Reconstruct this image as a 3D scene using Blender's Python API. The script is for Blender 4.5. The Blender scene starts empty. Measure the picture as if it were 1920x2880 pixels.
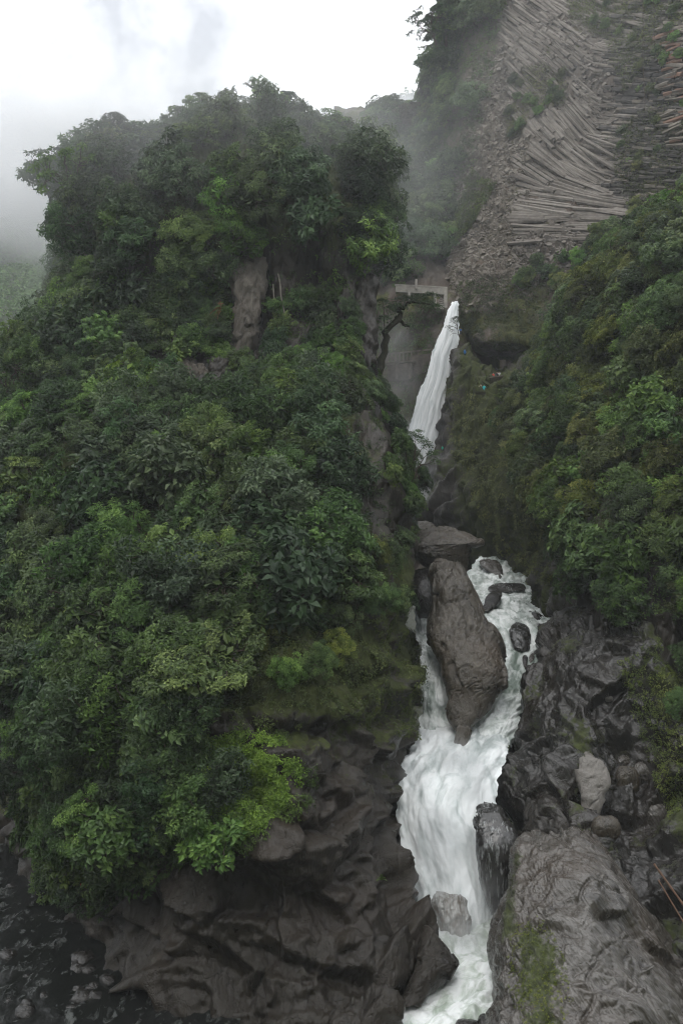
import bpy, math, random
import numpy as np
from mathutils import Vector, Matrix
from mathutils.bvhtree import BVHTree

random.seed(7)
RNG = np.random.default_rng(7)
SC = bpy.context.scene
COL = SC.collection
R = math.radians

# ------------------------------------------------------------------ camera
F = 2330.0
PITCH = R(6.0)
cam = bpy.data.cameras.new('camera')
cam.sensor_fit = 'VERTICAL'
cam.sensor_height = 36.0
cam.sensor_width = 24.0
cam.lens = 36.0 * F / 2880.0
cam.clip_start = 1.0
cam.clip_end = 30000.0
cam_o = bpy.data.objects.new('camera', cam)
cam_o.location = (0, 0, 0)
cam_o.rotation_euler = (R(90) - PITCH, 0, 0)
COL.objects.link(cam_o)
SC.camera = cam_o
CR = np.array([1.0, 0, 0])
CF = np.array([0, math.cos(PITCH), -math.sin(PITCH)])
CU = np.array([0, math.sin(PITCH), math.cos(PITCH)])


def P(px, py, d):
    """A place given by the bearing it is seen on and its distance."""
    return d * (CF + (px - 960) / F * CR - (py - 1440) / F * CU)


def proj(p):
    p = np.asarray(p)
    d = p @ CF
    return 960 + F * (p @ CR) / d, 1440 - F * (p @ CU) / d, d


# ------------------------------------------------------------------ light
SUN_EL, SUN_AZ = R(62), R(200)
w = bpy.data.worlds.new('World')
SC.world = w
w.use_nodes = True
nt = w.node_tree
nt.nodes.clear()
n_out = nt.nodes.new('ShaderNodeOutputWorld')
n_bg = nt.nodes.new('ShaderNodeBackground')
n_bg.inputs['Strength'].default_value = 0.12
n_sky = nt.nodes.new('ShaderNodeTexSky')
n_sky.sky_type = 'NISHITA'
n_sky.sun_disc = False
n_sky.sun_elevation = SUN_EL
n_sky.sun_rotation = SUN_AZ
n_tc = nt.nodes.new('ShaderNodeTexCoord')
n_ns = nt.nodes.new('ShaderNodeTexNoise')
n_ns.inputs['Scale'].default_value = 3.4
n_ns.inputs['Detail'].default_value = 6
n_ns.inputs['Roughness'].default_value = 0.55
n_mp = nt.nodes.new('ShaderNodeMapping')
n_mp.inputs['Location'].default_value = (10.792, 17.206, 4.6435)
n_rmp = nt.nodes.new('ShaderNodeValToRGB')
n_rmp.color_ramp.elements[0].position = 0.34
n_rmp.color_ramp.elements[0].color = (4.7, 4.9, 5.3, 1)
n_rmp.color_ramp.elements[1].position = 0.49
n_rmp.color_ramp.elements[1].color = (12.0, 12.15, 12.4, 1)
n_mx = nt.nodes.new('ShaderNodeMix')
n_mx.data_type = 'RGBA'
n_mx.inputs[0].default_value = 0.93
L = nt.links.new
L(n_tc.outputs['Generated'], n_mp.inputs['Vector'])
L(n_mp.outputs['Vector'], n_ns.inputs['Vector'])
L(n_ns.outputs['Fac'], n_rmp.inputs['Fac'])
L(n_sky.outputs['Color'], n_mx.inputs[6])
L(n_rmp.outputs['Color'], n_mx.inputs[7])
L(n_mx.outputs[2], n_bg.inputs['Color'])
L(n_bg.outputs['Background'], n_out.inputs['Surface'])

sun = bpy.data.lights.new('sun', 'SUN')
sun.energy = 0.6
sun.angle = R(25)
sun.color = (1.0, 0.97, 0.92)
sun_o = bpy.data.objects.new('sun', sun)
sun_o.rotation_euler = (R(90) - SUN_EL, 0, R(180) - SUN_AZ)
COL.objects.link(sun_o)

SC.view_settings.view_transform = 'Standard'
SC.view_settings.look = 'None'
SC.view_settings.gamma = 1
SC.view_settings.use_curve_mapping = False
SC.view_settings.exposure = 0.55
SC.render.engine = 'CYCLES'
SC.cycles.max_bounces = 6
SC.cycles.diffuse_bounces = 2
SC.cycles.glossy_bounces = 2
SC.cycles.transmission_bounces = 3
SC.cycles.transparent_max_bounces = 12
SC.cycles.volume_bounces = 1
SC.cycles.use_adaptive_sampling = False
SC.cycles.filter_width = 1.1
SC.cycles.sample_clamp_indirect = 3.0
HAZE_DENSITY = 0.00026

# ------------------------------------------------------------------ noise
_PERM = RNG.permutation(256)
_PERM = np.concatenate([_PERM, _PERM, _PERM])
_G = RNG.normal(size=(256, 3))
_G /= np.linalg.norm(_G, axis=1)[:, None]


def perlin(p):
    p = np.asarray(p, dtype=np.float64)
    i = np.floor(p).astype(np.int64)
    f = p - i
    u = f * f * f * (f * (f * 6 - 15) + 10)
    i &= 255
    out = 0
    for dx in (0, 1):
        wx = u[:, 0] if dx else 1 - u[:, 0]
        a = _PERM[i[:, 0] + dx]
        for dy in (0, 1):
            wy = u[:, 1] if dy else 1 - u[:, 1]
            b = _PERM[(a + i[:, 1] + dy)]
            for dz in (0, 1):
                wz = u[:, 2] if dz else 1 - u[:, 2]
                g = _G[_PERM[(b + i[:, 2] + dz)]]
                dot = g[:, 0] * (f[:, 0] - dx) + g[:, 1] * (f[:, 1] - dy) + g[:, 2] * (f[:, 2] - dz)
                out = out + wx * wy * wz * dot
    return out * 1.5


def fbm(p, octv=4, gain=0.5, lac=2.03):
    p = np.asarray(p, dtype=np.float64)
    a, s, out = 1.0, 1.0, 0
    for k in range(octv):
        out = out + a * perlin(p * s + 17.3 * k)
        a *= gain
        s *= lac
    return out


def ridged(p, octv=4, gain=0.5, lac=2.1):
    p = np.asarray(p, dtype=np.float64)
    a, s, out = 1.0, 1.0, 0
    for k in range(octv):
        out = out + a * (1 - 2 * np.abs(perlin(p * s + 9.1 * k)))
        a *= gain
        s *= lac
    return out


def smooth01(x, a, b):
    t = np.clip((x - a) / (b - a), 0, 1)
    return t * t * (3 - 2 * t)


# ------------------------------------------------------------------ mesh helpers
def mesh_np(name, verts, faces, mat=None, smooth=True, attrs=None, uv=None):
    """faces: int array (n, 3) or (n, 4)"""
    verts = np.asarray(verts, dtype=np.float32)
    faces = np.asarray(faces, dtype=np.int32)
    me = bpy.data.meshes.new(name)
    k = faces.shape[1]
    me.vertices.add(len(verts))
    me.vertices.foreach_set('co', verts.ravel())
    me.loops.add(faces.size)
    me.loops.foreach_set('vertex_index', faces.ravel())
    me.polygons.add(len(faces))
    me.polygons.foreach_set('loop_start', np.arange(0, faces.size, k, dtype=np.int32))
    me.polygons.foreach_set('loop_total', np.full(len(faces), k, dtype=np.int32))
    me.polygons.foreach_set('use_smooth', np.full(len(faces), smooth, dtype=bool))
    me.update(calc_edges=True)
    for an, av in (attrs or {}).items():
        a = me.attributes.new(an, 'FLOAT', 'POINT')
        a.data.foreach_set('value', np.asarray(av, dtype=np.float32))
    if uv is not None:
        l = me.uv_layers.new(name='UVMap')
        l.data.foreach_set('uv', np.asarray(uv, dtype=np.float32)[faces.ravel()].ravel())
    if mat:
        me.materials.append(mat)
    return me


def obj(name, me, parent=None, **props):
    o = bpy.data.objects.new(name, me)
    COL.objects.link(o)
    if parent:
        o.parent = parent
    for k, v in props.items():
        o[k] = v
    return o


def thing(name, label, cat, loc=(0, 0, 0), group=None):
    o = bpy.data.objects.new(name, None)
    o.empty_display_size = 0.5
    COL.objects.link(o)
    o.location = Vector(loc)
    o['label'] = label
    o['category'] = cat
    if group:
        o['group'] = group
    return o


def tag(o, label, cat, group=None):
    o['label'] = label
    o['category'] = cat
    if group:
        o['group'] = group
    return o


def cr_interp(ctrl, n, closed=False):
    """Catmull-Rom along axis 0 of ctrl (m, ..., c) to n samples."""
    ctrl = np.asarray(ctrl, dtype=np.float64)
    m = len(ctrl)
    if closed:
        t = np.arange(n) / n * m
        i = np.floor(t).astype(int)
        f = t - i
        g = lambda k: ctrl[(i + k) % m]
    else:
        t = np.linspace(0, m - 1, n)
        i = np.minimum(np.floor(t).astype(int), m - 2)
        f = t - i
        g = lambda k: ctrl[np.clip(i + k, 0, m - 1)]
    sh = (-1,) + (1,) * (ctrl.ndim - 1)
    f = f.reshape(sh)
    p0, p1, p2, p3 = g(-1), g(0), g(1), g(2)
    return 0.5 * (2 * p1 + (p2 - p0) * f + (2 * p0 - 5 * p1 + 4 * p2 - p3) * f ** 2 + (3 * p1 - p0 - 3 * p2 + p3) * f ** 3)


def grid_faces(nv, nu, wrap=False):
    r = np.arange(nv - 1)[:, None]
    if wrap:
        c = np.arange(nu)[None, :]
        c2 = (c + 1) % nu
    else:
        c = np.arange(nu - 1)[None, :]
        c2 = c + 1
    a = r * nu + c
    b = r * nu + c2
    d = (r + 1) * nu + c
    e = (r + 1) * nu + c2
    return np.stack([a + 0 * b, b + 0 * a, e + 0 * d, d + 0 * e], -1).reshape(-1, 4)


def grid_normals(V, wrap=False):
    """V (nv, nu, 3)"""
    if wrap:
        du = np.roll(V, -1, 1) - np.roll(V, 1, 1)
    else:
        du = np.gradient(V, axis=1)
    dv = np.gradient(V, axis=0)
    n = np.cross(dv, du)
    n /= np.linalg.norm(n, axis=2)[..., None] + 1e-9
    return n


TERRAIN = {}


def loft(name, rows, nv, nu, disp, mat, mossf=None, flip=False, keep=True, soft=1):
    """A rock mass from rows of (px, py, d); disp(points, normals) -> metres along the normal."""
    C3 = np.array([[P(*q) for q in r] for r in rows])
    V = cr_interp(C3, nv)
    V = np.swapaxes(cr_interp(np.swapaxes(V, 0, 1), nu), 0, 1)
    N = grid_normals(V)
    # normals towards the camera side on average
    c = V.reshape(-1, 3)
    if np.mean(np.sum(N.reshape(-1, 3) * -c, 1)) < 0:
        N = -N
    n = N.reshape(-1, 3)
    h = disp(c, n).reshape(nv, nu)
    for _ in range(soft):
        hp = np.pad(h, 1, 'edge')
        h = (hp[:-2, 1:-1] + hp[2:, 1:-1] + hp[1:-1, :-2] + hp[1:-1, 2:] + 2 * h) / 6
    h = h.ravel() + 0.05 * fbm(c / 0.9, 3) + 0.18 * cracks(c, 2.6, 0.045)
    v2 = c + n * h[:, None]
    f = grid_faces(nv, nu)
    # winding so that face normals agree with N
    a, b, e = v2[f[:, 0]], v2[f[:, 1]], v2[f[:, 3]]
    fn = np.cross(b - a, e - a)
    if np.mean(np.sum(fn * n[f[:, 0]], 1)) < 0:
        f = f[:, ::-1]
    n2 = grid_normals(v2.reshape(nv, nu, 3)).reshape(-1, 3)
    if np.mean(np.sum(n2 * n, 1)) < 0:
        n2 = -n2
    m = mossf(v2, n2) if mossf is not None else np.zeros(len(v2))
    me = mesh_np(name, v2, f, mat, True, {'moss': m})
    o = obj(name, me, kind='structure')
    if keep:
        TERRAIN[name] = dict(V=v2.reshape(nv, nu, 3), N=n2.reshape(nv, nu, 3),
                             bvh=BVHTree.FromPolygons(v2.tolist(), f.tolist()))
    return o


def hit(name, px, py):
    d = P(px, py, 1.0)
    d = Vector(d / np.linalg.norm(d))
    r = TERRAIN[name]['bvh'].ray_cast(Vector((0, 0, 0)), d)
    return r[0], r[1]


# ------------------------------------------------------------------ materials
def new_mat(name):
    m = bpy.data.materials.new(name)
    m.use_nodes = True
    t = m.node_tree
    t.nodes.clear()
    o = t.nodes.new('ShaderNodeOutputMaterial')
    return m, t, o


def N_(t, typ, **kw):
    n = t.nodes.new(typ)
    for k, v in kw.items():
        if k in n.inputs:
            n.inputs[k].default_value = v
        else:
            setattr(n, k, v)
    return n


def ramp(t, fac, stops):
    r = t.nodes.new('ShaderNodeValToRGB')
    e = r.color_ramp.elements
    while len(e) < len(stops):
        e.new(0.5)
    for q, (pos, c) in zip(e, stops):
        q.position = pos
        q.color = (*c, 1) if len(c) == 3 else c
    t.links.new(fac, r.inputs['Fac'])
    return r.outputs['Color']


def mixc(t, fac, a, b):
    m = t.nodes.new('ShaderNodeMix')
    m.data_type = 'RGBA'
    for sock, v in ((m.inputs[0], fac), (m.inputs[6], a), (m.inputs[7], b)):
        if hasattr(v, 'is_linked'):
            t.links.new(v, sock)
        elif isinstance(v, (int, float)):
            sock.default_value = v
        else:
            sock.default_value = (*v, 1)
    return m.outputs[2]


def math_(t, op, a, b=None):
    m = t.nodes.new('ShaderNodeMath')
    m.operation = op
    for i, v in enumerate((a, b)):
        if v is None:
            continue
        if hasattr(v, 'is_linked'):
            t.links.new(v, m.inputs[i])
        else:
            m.inputs[i].default_value = v
    return m.outputs[0]


def rock_mat(name, dark, mid, light, rough=(0.28, 0.6), scale=1.0, streak=(1, 1, 0.25), rust=(0.09, 0.05, 0.03), rustamt=0.35,
             moss=(0.036, 0.045, 0.009), bump=0.5, spec=0.5, rot=0.0, wave=0.14):
    m, t, out = new_mat(name)
    lk = t.links.new
    tc = N_(t, 'ShaderNodeTexCoord')
    mr = N_(t, 'ShaderNodeMapping')
    mr.inputs['Rotation'].default_value = (0, rot, 0)
    mp = N_(t, 'ShaderNodeMapping')
    mp.inputs['Scale'].default_value = streak
    lk(tc.outputs['Object'], mr.inputs['Vector'])
    lk(mr.outputs['Vector'], mp.inputs['Vector'])
    n1 = N_(t, 'ShaderNodeTexNoise', Scale=0.22 * scale, Detail=8.0, Roughness=0.6, Distortion=0.6)
    n2 = N_(t, 'ShaderNodeTexNoise', Scale=1.6 * scale, Detail=7.0, Roughness=0.62)
    n3 = N_(t, 'ShaderNodeTexNoise', Scale=0.09 * scale, Detail=4.0, Roughness=0.5)
    lk(mp.outputs['Vector'], n1.inputs['Vector'])
    lk(mp.outputs['Vector'], n2.inputs['Vector'])
    lk(tc.outputs['Object'], n3.inputs['Vector'])
    a = math_(t, 'ADD', math_(t, 'MULTIPLY', n1.outputs['Fac'], 0.6), math_(t, 'MULTIPLY', n2.outputs['Fac'], 0.4))
    c = ramp(t, a, [(0.36, dark), (0.49, mid), (0.56, mid), (0.67, light)])
    wv = N_(t, 'ShaderNodeTexWave', Scale=0.55 * scale, Distortion=9.0, Detail=4.0)
    wv.inputs['Detail Scale'].default_value = 1.6
    lk(mp.outputs['Vector'], wv.inputs['Vector'])
    vo = N_(t, 'ShaderNodeTexVoronoi', Scale=0.42 * scale)
    vo.feature = 'DISTANCE_TO_EDGE'
    nd = N_(t, 'ShaderNodeTexNoise', Scale=0.8, Detail=4.0)
    lk(tc.outputs['Object'], nd.inputs['Vector'])
    vm = t.nodes.new('ShaderNodeVectorMath')
    vm.operation = 'ADD'
    lk(tc.outputs['Object'], vm.inputs[0])
    vs = t.nodes.new('ShaderNodeVectorMath')
    vs.operation = 'SCALE'
    vs.inputs['Scale'].default_value = 2.6
    lk(nd.outputs['Color'], vs.inputs[0])
    lk(vs.outputs['Vector'], vm.inputs[1])
    lk(vm.outputs['Vector'], vo.inputs['Vector'])
    ck = ramp(t, vo.outputs['Distance'], [(0.0, (0, 0, 0)), (0.035, (1, 1, 1))])
    ng = N_(t, 'ShaderNodeTexNoise', Scale=9.0, Detail=4.0, Roughness=0.7)
    lk(tc.outputs['Object'], ng.inputs['Vector'])
    c = mixc(t, math_(t, 'MULTIPLY', math_(t, 'SUBTRACT', 1.0, ck), 0.3), c, tuple(x * 0.5 for x in dark))
    c = mixc(t, math_(t, 'MULTIPLY', ramp(t, ng.outputs['Fac'], [(0.6, (0, 0, 0)), (0.72, (1, 1, 1))]), 0.35), c, light)
    rf = ramp(t, n3.outputs['Fac'], [(0.48, (0, 0, 0)), (0.66, (1, 1, 1))])
    c = mixc(t, math_(t, 'MULTIPLY', rf, rustamt), c, rust)
    # moss where the mesh says so, broken up by fine noise
    at = N_(t, 'ShaderNodeAttribute', attribute_name='moss')
    n4 = N_(t, 'ShaderNodeTexNoise', Scale=2.2, Detail=6.0, Roughness=0.7)
    lk(tc.outputs['Object'], n4.inputs['Vector'])
    mf = math_(t, 'ADD', at.outputs['Fac'], math_(t, 'MULTIPLY', math_(t, 'SUBTRACT', n4.outputs['Fac'], 0.5), 1.4))
    mf = ramp(t, mf, [(0.42, (0, 0, 0)), (0.62, (1, 1, 1))])
    mcol = ramp(t, n2.outputs['Fac'], [(0.35, tuple(x * 0.55 for x in moss)), (0.65, tuple(x * 1.5 for x in moss))])
    c = mixc(t, mf, c, mcol)
    b = N_(t, 'ShaderNodeBsdfPrincipled')
    b.inputs['Specular IOR Level'].default_value = spec
    lk(c, b.inputs['Base Color'])
    rr = ramp(t, n2.outputs['Fac'], [(0.35, (rough[0],) * 3), (0.7, (rough[1],) * 3)])
    rr = mixc(t, mf, rr, (0.95, 0.95, 0.95))
    lk(rr, b.inputs['Roughness'])
    bp = N_(t, 'ShaderNodeBump', Strength=min(1.0, bump * 1.6), Distance=0.3)
    n5 = N_(t, 'ShaderNodeTexNoise', Scale=3.2 * scale, Detail=9.0, Roughness=0.65)
    lk(mp.outputs['Vector'], n5.inputs['Vector'])
    hh = math_(t, 'ADD', n5.outputs['Fac'], math_(t, 'MULTIPLY', wv.outputs['Fac'], wave))
    hh = math_(t, 'ADD', hh, math_(t, 'MULTIPLY', ck, 0.22))
    hh = math_(t, 'ADD', hh, math_(t, 'MULTIPLY', ng.outputs['Fac'], 0.2))
    lk(hh, bp.inputs['Height'])
    lk(bp.outputs['Normal'], b.inputs['Normal'])
    lk(b.outputs['BSDF'], out.inputs['Surface'])
    return m


def leaf_mat(name, dark, mid, light, rough=0.5, trans=0.22, spec=0.3):
    m, t, out = new_mat(name)
    lk = t.links.new
    at = N_(t, 'ShaderNodeAttribute', attribute_name='tint')
    oi = N_(t, 'ShaderNodeObjectInfo')
    f = math_(t, 'ADD', math_(t, 'MULTIPLY', at.outputs['Fac'], 0.75), math_(t, 'MULTIPLY', math_(t, 'SUBTRACT', oi.outputs['Random'], 0.4), 0.45))
    c = ramp(t, f, [(0.0, dark), (0.5, mid), (1.0, light)])
    hs = N_(t, 'ShaderNodeHueSaturation')
    r2 = math_(t, 'FRACT', math_(t, 'MULTIPLY', oi.outputs['Random'], 7.31))
    lk(math_(t, 'ADD', 0.478, math_(t, 'MULTIPLY', r2, 0.035)), hs.inputs['Hue'])
    r3 = math_(t, 'FRACT', math_(t, 'MULTIPLY', oi.outputs['Random'], 17.77))
    lk(math_(t, 'ADD', 0.84, math_(t, 'MULTIPLY', r3, 0.22)), hs.inputs['Saturation'])
    lk(math_(t, 'ADD', 0.9, math_(t, 'MULTIPLY', r3, 0.45)), hs.inputs['Value'])
    lk(c, hs.inputs['Color'])
    b = N_(t, 'ShaderNodeBsdfPrincipled', Roughness=rough)
    b.inputs['Specular IOR Level'].default_value = spec
    lk(hs.outputs['Color'], b.inputs['Base Color'])
    tr = N_(t, 'ShaderNodeBsdfTranslucent')
    lk(mixc(t, 1.0, hs.outputs['Color'], hs.outputs['Color']), tr.inputs['Color'])
    mx = N_(t, 'ShaderNodeMixShader')
    mx.inputs[0].default_value = trans
    lk(b.outputs['BSDF'], mx.inputs[1])
    lk(tr.outputs['BSDF'], mx.inputs[2])
    lk(mx.outputs['Shader'], out.inputs['Surface'])
    return m


def plain_mat(name, col, rough=0.7, var=0.25, scale=3.0, bump=0.2, spec=0.3):
    m, t, out = new_mat(name)
    lk = t.links.new
    tc = N_(t, 'ShaderNodeTexCoord')
    n = N_(t, 'ShaderNodeTexNoise', Scale=scale, Detail=6.0, Roughness=0.6)
    lk(tc.outputs['Object'], n.inputs['Vector'])
    c = ramp(t, n.outputs['Fac'], [(0.3, tuple(x * (1 - var) for x in col)), (0.7, tuple(min(1, x * (1 + var)) for x in col))])
    b = N_(t, 'ShaderNodeBsdfPrincipled', Roughness=rough)
    b.inputs['Specular IOR Level'].default_value = spec
    lk(c, b.inputs['Base Color'])
    bp = N_(t, 'ShaderNodeBump', Strength=bump, Distance=0.05)
    lk(n.outputs['Fac'], bp.inputs['Height'])
    lk(bp.outputs['Normal'], b.inputs['Normal'])
    lk(b.outputs['BSDF'], out.inputs['Surface'])
    return m


def water_mat(name, foam_lo, foam_hi, dark=(0.05, 0.065, 0.055), scale=(10, 1.6), foam=(0.9, 0.93, 0.92), tint=(0.55, 0.62, 0.57), trans=0.0, bump=0.5):
    """Broken white water; foam pattern runs along the flow (UV: x across in metres, y along)."""
    m, t, out = new_mat(name)
    lk = t.links.new
    uv = N_(t, 'ShaderNodeUVMap')
    mp = N_(t, 'ShaderNodeMapping')
    mp.inputs['Scale'].default_value = (scale[0], scale[1], 1)
    lk(uv.outputs['UV'], mp.inputs['Vector'])
    n1 = N_(t, 'ShaderNodeTexNoise', Scale=1.0, Detail=8.0, Roughness=0.62, Distortion=0.8)
    n2 = N_(t, 'ShaderNodeTexNoise', Scale=0.3, Detail=4.0, Roughness=0.5, Distortion=0.5)
    lk(mp.outputs['Vector'], n1.inputs['Vector'])
    lk(mp.outputs['Vector'], n2.inputs['Vector'])
    a = math_(t, 'ADD', math_(t, 'MULTIPLY', n1.outputs['Fac'], 0.5), math_(t, 'MULTIPLY', n2.outputs['Fac'], 0.5))
    f = ramp(t, a, [(foam_lo, (0, 0, 0)), (foam_hi, (1, 1, 1))])
    white = ramp(t, n1.outputs['Fac'], [(0.3, tint), (0.55, foam)])
    c = mixc(t, f, dark, white)
    b = N_(t, 'ShaderNodeBsdfPrincipled')
    lk(c, b.inputs['Base Color'])
    lk(ramp(t, f, [(0, (0.15, 0.15, 0.15)), (1, (0.8, 0.8, 0.8))]), b.inputs['Roughness'])
    b.inputs['Specular IOR Level'].default_value = 0.4
    bp = N_(t, 'ShaderNodeBump', Strength=bump, Distance=0.3)
    lk(a, bp.inputs['Height'])
    lk(bp.outputs['Normal'], b.inputs['Normal'])
    lk(b.outputs['BSDF'], out.inputs['Surface'])
    return m


M = {}
M['wet_rock'] = rock_mat('wet_rock', (0.008, 0.0072, 0.006), (0.021, 0.019, 0.0165), (0.066, 0.064, 0.06), rough=(0.10, 0.34), bump=0.3, spec=0.6, rust=(0.04, 0.028, 0.018), rot=R(28))
M['crag_rock'] = rock_mat('crag_rock', (0.010, 0.008, 0.0055), (0.024, 0.0195, 0.0138), (0.062, 0.054, 0.043), rough=(0.25, 0.6), streak=(1, 1, 0.4), bump=0.35, spec=0.4, rust=(0.042, 0.028, 0.018))
M['slab_rock'] = rock_mat('slab_rock', (0.022, 0.018, 0.014), (0.072, 0.064, 0.054), (0.17, 0.16, 0.145), rough=(0.12, 0.36), rust=(0.06, 0.04, 0.026), spec=0.9, wave=0.3, bump=0.28, rot=R(33), streak=(1.3, 1.3, 0.22), scale=1.3)
M['pale_rock'] = rock_mat('pale_rock', (0.022, 0.017, 0.011), (0.062, 0.051, 0.036), (0.15, 0.13, 0.10), rough=(0.2, 0.5), rust=(0.075, 0.045, 0.02), rustamt=0.6, bump=0.4, spec=0.75, wave=0.05, streak=(1.2, 1.2, 0.6))
M['pillar_rock'] = rock_mat('pillar_rock', (0.05, 0.043, 0.034), (0.11, 0.096, 0.078), (0.2, 0.18, 0.15), rough=(0.4, 0.75), streak=(2.2, 2.2, 0.18), rustamt=0.3, bump=0.6, spec=0.4)
M['light_rock'] = rock_mat('light_rock', (0.10, 0.09, 0.078), (0.17, 0.158, 0.142), (0.24, 0.225, 0.205), rough=(0.5, 0.8), rustamt=0.1, bump=0.3)
M['cliff_rock'] = rock_mat('cliff_rock', (0.045, 0.038, 0.032), (0.10, 0.085, 0.07), (0.17, 0.15, 0.13), rough=(0.7, 0.9), bump=0.7, spec=0.25, moss=(0.06, 0.065, 0.02))


def basalt_mat(name, dark, mid, light):
    m, t, out = new_mat(name)
    lk = t.links.new
    tc = N_(t, 'ShaderNodeTexCoord')
    oi = N_(t, 'ShaderNodeObjectInfo')
    at = N_(t, 'ShaderNodeAttribute', attribute_name='tint')
    n = N_(t, 'ShaderNodeTexNoise', Scale=0.8, Detail=7.0, Roughness=0.65)
    lk(tc.outputs['Object'], n.inputs['Vector'])
    f = math_(t, 'ADD', math_(t, 'MULTIPLY', n.outputs['Fac'], 0.8), math_(t, 'MULTIPLY', at.outputs['Fac'], 0.22))
    n3 = N_(t, 'ShaderNodeTexNoise', Scale=0.09, Detail=5.0, Roughness=0.6)
    geo = N_(t, 'ShaderNodeNewGeometry')
    lk(geo.outputs['Position'], n3.inputs['Vector'])
    f = math_(t, 'ADD', f, math_(t, 'MULTIPLY', math_(t, 'SUBTRACT', n3.outputs['Fac'], 0.5), 0.9))
    c = ramp(t, math_(t, 'SUBTRACT', f, 0.02), [(0.25, dark), (0.5, mid), (0.8, light)])
    c = mixc(t, math_(t, 'GREATER_THAN', at.outputs['Fac'], 1.5), c, (0.17, 0.10, 0.07))
    b = N_(t, 'ShaderNodeBsdfPrincipled', Roughness=0.8)
    b.inputs['Specular IOR Level'].default_value = 0.25
    lk(c, b.inputs['Base Color'])
    bp = N_(t, 'ShaderNodeBump', Strength=0.5, Distance=0.15)
    n2 = N_(t, 'ShaderNodeTexNoise', Scale=3.0, Detail=6.0, Roughness=0.6)
    lk(tc.outputs['Object'], n2.inputs['Vector'])
    lk(n2.outputs['Fac'], bp.inputs['Height'])
    lk(bp.outputs['Normal'], b.inputs['Normal'])
    lk(b.outputs['BSDF'], out.inputs['Surface'])
    return m


M['basalt'] = basalt_mat('basalt', (0.075, 0.064, 0.053), (0.145, 0.128, 0.110), (0.23, 0.208, 0.183))
M['basalt_brown'] = basalt_mat('basalt_brown', (0.075, 0.064, 0.05), (0.145, 0.127, 0.104), (0.235, 0.214, 0.183))
M['basalt_dark'] = basalt_mat('basalt_dark', (0.022, 0.02, 0.018), (0.05, 0.045, 0.04), (0.12, 0.11, 0.1))

G1 = ((0.018, 0.038, 0.010), (0.066, 0.122, 0.028), (0.185, 0.28, 0.065))
M['leaf_mid'] = leaf_mat('leaf_mid', *G1)
M['leaf_dark'] = leaf_mat('leaf_dark', (0.013, 0.030, 0.011), (0.040, 0.078, 0.026), (0.11, 0.175, 0.065), rough=0.46)
M['leaf_olive'] = leaf_mat('leaf_olive', (0.028, 0.040, 0.010), (0.10, 0.135, 0.026), (0.25, 0.275, 0.06))
M['leaf_bright'] = leaf_mat('leaf_bright', (0.022, 0.050, 0.009), (0.08, 0.155, 0.028), (0.18, 0.29, 0.055), rough=0.5)
M['leaf_creeper'] = leaf_mat('leaf_creeper', (0.04, 0.085, 0.010), (0.10, 0.20, 0.022), (0.20, 0.34, 0.05), rough=0.6)
M['leaf_grey'] = leaf_mat('leaf_grey', (0.026, 0.050, 0.022), (0.072, 0.115, 0.050), (0.17, 0.23, 0.11), rough=0.45)
M['leaf_brown'] = leaf_mat('leaf_brown', (0.035, 0.034, 0.012), (0.085, 0.082, 0.030), (0.16, 0.14, 0.05))
M['leaf_far'] = leaf_mat('leaf_far', (0.03, 0.06, 0.02), (0.08, 0.14, 0.045), (0.16, 0.24, 0.08), rough=0.8)
M['bark'] = plain_mat('bark', (0.055, 0.043, 0.032), 0.85, 0.5, 2.0, 0.5)
M['bark_pale'] = plain_mat('bark_pale', (0.2, 0.18, 0.15), 0.8, 0.35, 2.0, 0.4)
M['bark_moss'] = plain_mat('bark_moss', (0.028, 0.027, 0.014), 0.95, 0.5, 3.0, 0.6)
M['concrete'] = plain_mat('concrete', (0.33, 0.31, 0.275), 0.85, 0.3, 0.8, 0.4)
M['stone'] = plain_mat('stone', (0.15, 0.13, 0.11), 0.85, 0.4, 0.7, 0.5)
def veil_mat(name, base=(0.02, 0.019, 0.017), lo=0.53, hi=0.72):
    """black wet rock under a broken film of running white water"""
    m, t, out = new_mat(name)
    lk = t.links.new
    tc = N_(t, 'ShaderNodeTexCoord')
    mp = N_(t, 'ShaderNodeMapping')
    mp.inputs['Scale'].default_value = (4.2, 1.6, 0.42)
    lk(tc.outputs['Object'], mp.inputs['Vector'])
    n = N_(t, 'ShaderNodeTexNoise', Scale=1.0, Detail=7.0, Roughness=0.65, Distortion=0.4)
    lk(mp.outputs['Vector'], n.inputs['Vector'])
    n2 = N_(t, 'ShaderNodeTexNoise', Scale=0.7, Detail=3.0)
    lk(tc.outputs['Object'], n2.inputs['Vector'])
    f = math_(t, 'ADD', math_(t, 'MULTIPLY', n.outputs['Fac'], 0.7), math_(t, 'MULTIPLY', n2.outputs['Fac'], 0.3))
    f = ramp(t, f, [(lo, (0, 0, 0)), (hi, (0.6, 0.6, 0.6))])
    c = mixc(t, f, base, (0.7, 0.74, 0.74))
    b = N_(t, 'ShaderNodeBsdfPrincipled', Roughness=0.25)
    b.inputs['Specular IOR Level'].default_value = 0.8
    lk(c, b.inputs['Base Color'])
    bp = N_(t, 'ShaderNodeBump', Strength=0.4, Distance=0.15)
    lk(n.outputs['Fac'], bp.inputs['Height'])
    lk(bp.outputs['Normal'], b.inputs['Normal'])
    lk(b.outputs['BSDF'], out.inputs['Surface'])
    return m


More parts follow.
